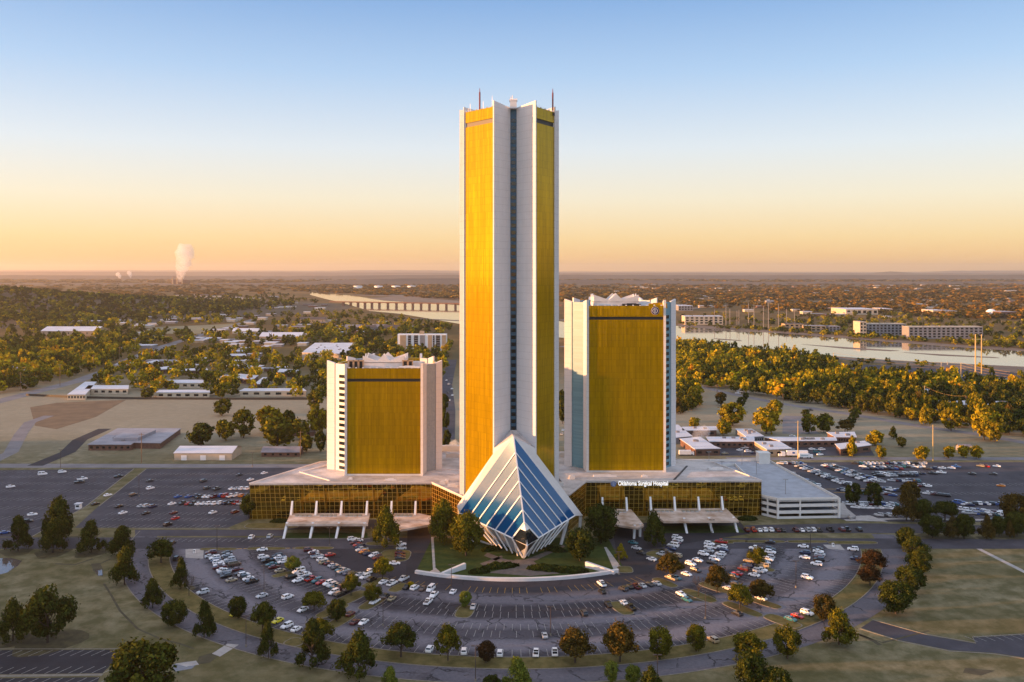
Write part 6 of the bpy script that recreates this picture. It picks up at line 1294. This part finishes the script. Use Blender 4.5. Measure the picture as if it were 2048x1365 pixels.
# woods: random crowns over the middle distance
def crown_template(rs, n, leaf): return crown_quads(rs, n, 'round', leaf, 12)
def zone_points(poly_px, n, seed, dmin):
    rs = random.Random(seed); P = PX(*poly_px); x0, x1 = min(p[0] for p in P), max(p[0] for p in P); y0, y1 = min(p[1] for p in P), max(p[1] for p in P)
    out = []; cell = {}; tries = 0
    while len(out) < n and tries < n * 40:
        tries += 1; x, y = rs.uniform(x0, x1), rs.uniform(y0, y1)
        if not inside(P, x, y) or blocked(x, y): continue
        k = (int(x / dmin), int(y / dmin))
        if any(math.hypot(x - a, y - b) < dmin for i in (-1, 0, 1) for j in (-1, 0, 1) for a, b in cell.get((k[0] + i, k[1] + j), ())): continue
        cell.setdefault(k, []).append((x, y)); out.append((x, y))
    return out
for s_ in SHRUBS: shrub(*s_)
ZONES = [('in the dark woods by the river road', [(1390, 772), (1440, 705), (1560, 712), (1650, 730), (1690, 752), (1880, 766), (2080, 775), (2080, 880), (1960, 862), (1700, 822), (1560, 800)], 640, 1, 9.5, (4.2, 9.8), (8, 20)),
         ('in the woods right of the mid height tower', [(1356, 690), (1440, 700), (1400, 765), (1356, 770)], 160, 2, 9, (5, 8), (11, 17)),
         ('beside the river road', [(1356, 775), (1395, 778), (1400, 815), (1356, 830)], 45, 3, 7, (4, 6.5), (9, 14)),
         ('among the brick apartment blocks', [(200, 745), (300, 712), (470, 700), (645, 715), (645, 798), (250, 798), (180, 770)], 230, 4, 9.0, (4.5, 8), (9, 16)),
         ('beside the avenue at the far left', [(-60, 800), (-60, 700), (300, 690), (265, 712), (180, 745), (60, 782)], 330, 5, 10, (5, 9), (11, 18)),
         ('behind the shortest tower', [(640, 700), (720, 690), (900, 705), (890, 800), (640, 800)], 170, 6, 9, (5, 8.5), (11, 17))]
rs = random.Random(77); STUFF_TREES = []
cand = []
for zone, poly, n, seed, dmin, rr, hh in ZONES:
    for x, y in zone_points(poly, n, seed, dmin):
        r_ = rs.uniform(*rr); h = rs.uniform(*hh); cand.append((y, x, r_, h, zone))
cand.sort()
quota = 300 - len(TREE_LIST)
for y, x, r_, h, zone in cand[:quota]:
    lf = rs.choices(['green', 'olive', 'gold', 'russet'], [38, 34, 18, 10])[0]
    put_tree(x, y, r_, h, rs.choice(['round', 'round', 'oval']), lf, zone)
STUFF_TREES += [(x, y, 0.0, r_, h) for y, x, r_, h, zone in cand[quota:]]
LEAFWORD = {'green': 'dark green', 'olive': 'olive green', 'gold': 'golden', 'russet': 'russet brown', 'red': 'dark reddish brown', 'lime': 'yellow green'}
SHAPEWORD = {'round': 'round', 'oval': 'tall', 'flat': 'spreading', 'bare': 'leafless'}
groups = {}
for t_ in TREE_LIST: groups.setdefault((t_[7], t_[6], t_[5]), []).append(t_)
for (zone, lf, shp), L in groups.items():
    L.sort(key=lambda q: px_of(q[0], q[1], q[2])[0])
    for i, q in enumerate(L):
        word = f'{SHAPEWORD[shp]} {LEAFWORD[lf]} tree'
        lb = f'{word} {zone}' if len(L) == 1 else f'{nth(i + 1)} {word} from the left {zone}'
        if len(lb.split()) > 16: lb = lb.replace(' from the left', ' from left')
        x, y, z, r_, h, shape, leaf, _, v = q
        r = thing('tree', lb, 'tree', (x, y, z), random.uniform(0, 6.28), 'trees ' + zone)
        sx, sy = r_ * random.uniform(.92, 1.1), r_ * random.uniform(.92, 1.1); sc = (sx, sy, h * (1.02 if shape != 'flat' else 1.12))
        r.scale = sc
        if shape == 'bare':
            o = link('branches', BARE[v % 2], r); continue
        o = link('crown', CROWN[(shape, v)] if y < 470 else CROWN[(shape, v, 'mid')], r); link('trunk', TRUNK[(shape, v)], r)
        s_ = o.material_slots[0]; s_.link = 'OBJECT'; s_.material = LEAF[leaf]

beds = []                                    # greener grass without frost under the lawn trees
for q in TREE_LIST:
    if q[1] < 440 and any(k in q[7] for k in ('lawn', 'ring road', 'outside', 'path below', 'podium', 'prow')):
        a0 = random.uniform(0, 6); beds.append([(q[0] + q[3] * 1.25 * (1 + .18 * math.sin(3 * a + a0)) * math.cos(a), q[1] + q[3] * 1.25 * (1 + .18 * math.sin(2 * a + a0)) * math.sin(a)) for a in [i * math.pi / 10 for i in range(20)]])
M['bed'] = paint('unfrosted_lawn', (0.088, 0.074, 0.026), 0.95, var=.5, scale=.35)
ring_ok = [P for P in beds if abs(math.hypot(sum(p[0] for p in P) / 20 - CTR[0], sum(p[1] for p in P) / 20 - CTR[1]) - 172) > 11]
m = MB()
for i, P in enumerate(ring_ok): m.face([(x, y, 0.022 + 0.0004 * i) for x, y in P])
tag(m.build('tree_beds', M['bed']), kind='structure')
def mass(name, lb, trees, n, leaf, mat, seed):
    rs_ = np.random.RandomState(seed); temps = [crown_quads(rs_, n, 'round', leaf, max(6, n // 8)) for _ in range(8)]; Vs, Us = [], []
    for x, y, z, r_, h in trees:
        V, U = temps[rs_.randint(8)]; a = rs_.uniform(0, 6.28); c_, s_ = np.cos(a), np.sin(a); W_ = V.copy()
        W_[..., 0] = (V[..., 0] * c_ - V[..., 1] * s_) * r_ + x; W_[..., 1] = (V[..., 0] * s_ + V[..., 1] * c_) * r_ + y; W_[..., 2] = V[..., 2] * h + z
        u = U.copy(); tint = rs_.rand(); u[:, 0] = np.clip(.30 * u[:, 0] + .70 * tint, 0, 1); Vs.append(W_); Us.append(u)
    if not Vs: return
    o = link(name, np_quads(name, np.concatenate(Vs), np.concatenate(Us), LEAF[mat])); tag(o, lb, 'woods', kind='stuff')
mass('woods', 'dense mixed autumn trees filling the middle distance on both sides', STUFF_TREES, 170, 0.16, 'woods', 3)
def scatter(poly, n, seed, rr, hh, dens=None):
    rs_ = random.Random(seed); out = []; x0, x1 = min(p[0] for p in poly), max(p[0] for p in poly); y0, y1 = min(p[1] for p in poly), max(p[1] for p in poly)
    for _ in range(n * 3):
        if len(out) >= n: break
        px, py = rs_.uniform(x0, x1), rs_.uniform(y0, y1)
        if not inside(poly, px, py): continue
        x, y, _ = G(px, py)
        if dens and dens(x, y) < rs_.random(): continue
        if blocked(x, y): continue
        out.append((x, y, max(rise(x, y), 0) , rs_.uniform(*rr), rs_.uniform(*hh)))
    return out
def patchy(x, y): return 0.04 + 0.96 * (0.5 + 0.5 * math.sin(x * .011 + 1.3 * math.sin(y * .006)) * math.cos(y * .008 + x * .004))
L = scatter([(-60, 700), (-60, 640), (250, 640), (520, 618), (700, 625), (900, 645), (905, 700), (640, 692), (330, 690)], 820, 21, (6, 9), (10, 17), patchy)
L += scatter([(1140, 655), (1560, 620), (2080, 640), (2080, 704), (1700, 677), (1560, 664), (1400, 656)], 520, 22, (6, 9), (8, 14), patchy)
L += scatter([(1380, 655), (1560, 665), (1700, 677), (2080, 702), (2080, 696), (1700, 671), (1560, 659)], 260, 23, (5, 8), (6, 11))
L += scatter([(1356, 690), (1500, 700), (1680, 718), (2080, 745), (2080, 752), (1680, 730), (1440, 704), (1356, 696)], 150, 24, (4, 7), (4, 8))
mass('far_woods', 'autumn trees around distant houses and along the river banks', L, 90, 0.22, 'woods', 4)
L = scatter([(-60, 650), (-60, 596), (320, 598), (560, 588), (640, 606), (500, 624), (250, 645)], 900, 31, (8, 14), (11, 17), patchy)
for _ in range(2600):
    x, y = rs.uniform(-3600, -300), rs.uniform(1900, 3600)
    if rise(x, y) > 4 and abs(x) < .62 * y: L.append((x, y, rise(x, y) - 1, rs.uniform(9, 14), rs.uniform(12, 18)))
mass('hill_woods', 'wooded hill with olive and golden trees at the left', L, 46, 0.30, 'woods', 5)
L = scatter([(1120, 598), (2080, 598), (2080, 645), (1560, 622), (1120, 606)], 1300, 32, (10, 16), (9, 15), patchy) + scatter([(1120, 568), (2080, 566), (2080, 600), (1120, 600)], 1900, 33, (18, 34), (10, 18), patchy)
L += scatter([(560, 572), (918, 566), (918, 600), (700, 588), (600, 584)], 700, 34, (16, 30), (10, 16), patchy) + scatter([(-60, 562), (560, 560), (600, 584), (300, 600), (-60, 600)], 900, 35, (18, 32), (10, 16), patchy)
L += scatter([(-60, 553), (918, 553), (918, 568), (-60, 568)], 900, 36, (35, 70), (12, 22), patchy) + scatter([(1120, 552), (2080, 552), (2080, 568), (1120, 568)], 1400, 37, (35, 70), (12, 22), patchy)
mass('distant_woods', 'brown and orange woods spread over the plain up to the horizon', L, 34, 0.36, 'far', 6)
# unseen woods added left of the view: their crowns keep the low sun off the lawns and lots
L = []
for _ in range(420):
    y = rs.uniform(180, 640); x = -rs.uniform(.60 * y + 34, .60 * y + 120); L.append((x, y, 0, rs.uniform(6, 9), rs.uniform(15, 21)))
mass('unseen_west_woods', 'unseen tall trees added left of the view for shade', L, 140, 0.2, 'woods', 8)

# ------------------------------------------------------------------ steam and haze
def vol(name, dens, c=(1, 1, 1), aniso=0.2):
    m = bpy.data.materials.new(name); m.use_nodes = True; t = m.node_tree; t.nodes.clear(); o = t.nodes.new('ShaderNodeOutputMaterial'); v = t.nodes.new('ShaderNodeVolumePrincipled')
    v.inputs['Color'].default_value = (*c, 1); v.inputs['Density'].default_value = dens; v.inputs['Anisotropy'].default_value = aniso; t.links.new(v.outputs[0], o.inputs[1]); return m
def plume(lb, px, py, D, hpx, wpx, dens, seed, name='steam_plume', lean_=.35, ground=None):
    rs_ = random.Random(seed); s = D / F; x, z0 = W(px, D), Zp(py, D); m = MB(); V, Fc = [], []
    import bmesh
    bm = bmesh.new(); k = 9
    for i in range(k):
        f = i / (k - 1); rad = wpx * s * (.16 + .30 * f ** .7) * rs_.uniform(.8, 1.2); cx = x + (lean_ * f + rs_.uniform(-.12, .12)) * wpx * s; cz = z0 + f * hpx * s
        g = bmesh.ops.create_icosphere(bm, subdivisions=2, radius=rad)
        for v in g['verts']:
            q = v.co.normalized(); k_ = 1 + .22 * math.sin(q.x * 5 + seed + i) * math.cos(q.z * 6 + i) + .12 * math.sin(q.y * 9 + i * 2); v.co = Vector((cx, D + rs_.uniform(0, .01), cz)) + v.co * k_
    me = bpy.data.meshes.new(name); bm.to_mesh(me); bm.free()
    me.materials.append(vol(name + '_vapour', dens)); o = link(name, me); tag(o, lb, 'steam')
    return o
plume('tall bright steam plume rising from the power plant on the left horizon', 360, 560, 8150, 54, 36, .014, 3)
plume('small steam plume left of the power plant, the right one of two', 262, 556, 8600, 10, 9, .04, 4, lean_=-.4); plume('small steam plume left of the power plant, the left one of two', 240, 557, 8600, 8, 9, .04, 5, lean_=-.4)
plume('small puff of steam on the roof between the short and tall towers', 893, 902, 540, 10, 22, .16, 6, lean_=.8); plume('thin wisp of steam on the podium roof right of the prow', 1146, 958, 452, 26, 9, .05, 7, lean_=.3)
plume('pinkish steam over the clinic roof', 1386, 876, 640, 14, 26, .07, 8, lean_=.9)
hz = MB(); hz.box((0, 20500, 209), (86000, 46000, 422)); H_ = hz.build('haze', vol('morning_haze', 3.0e-5, (1.0, 0.90, 0.78), 0.6)); tag(H_, kind='stuff')
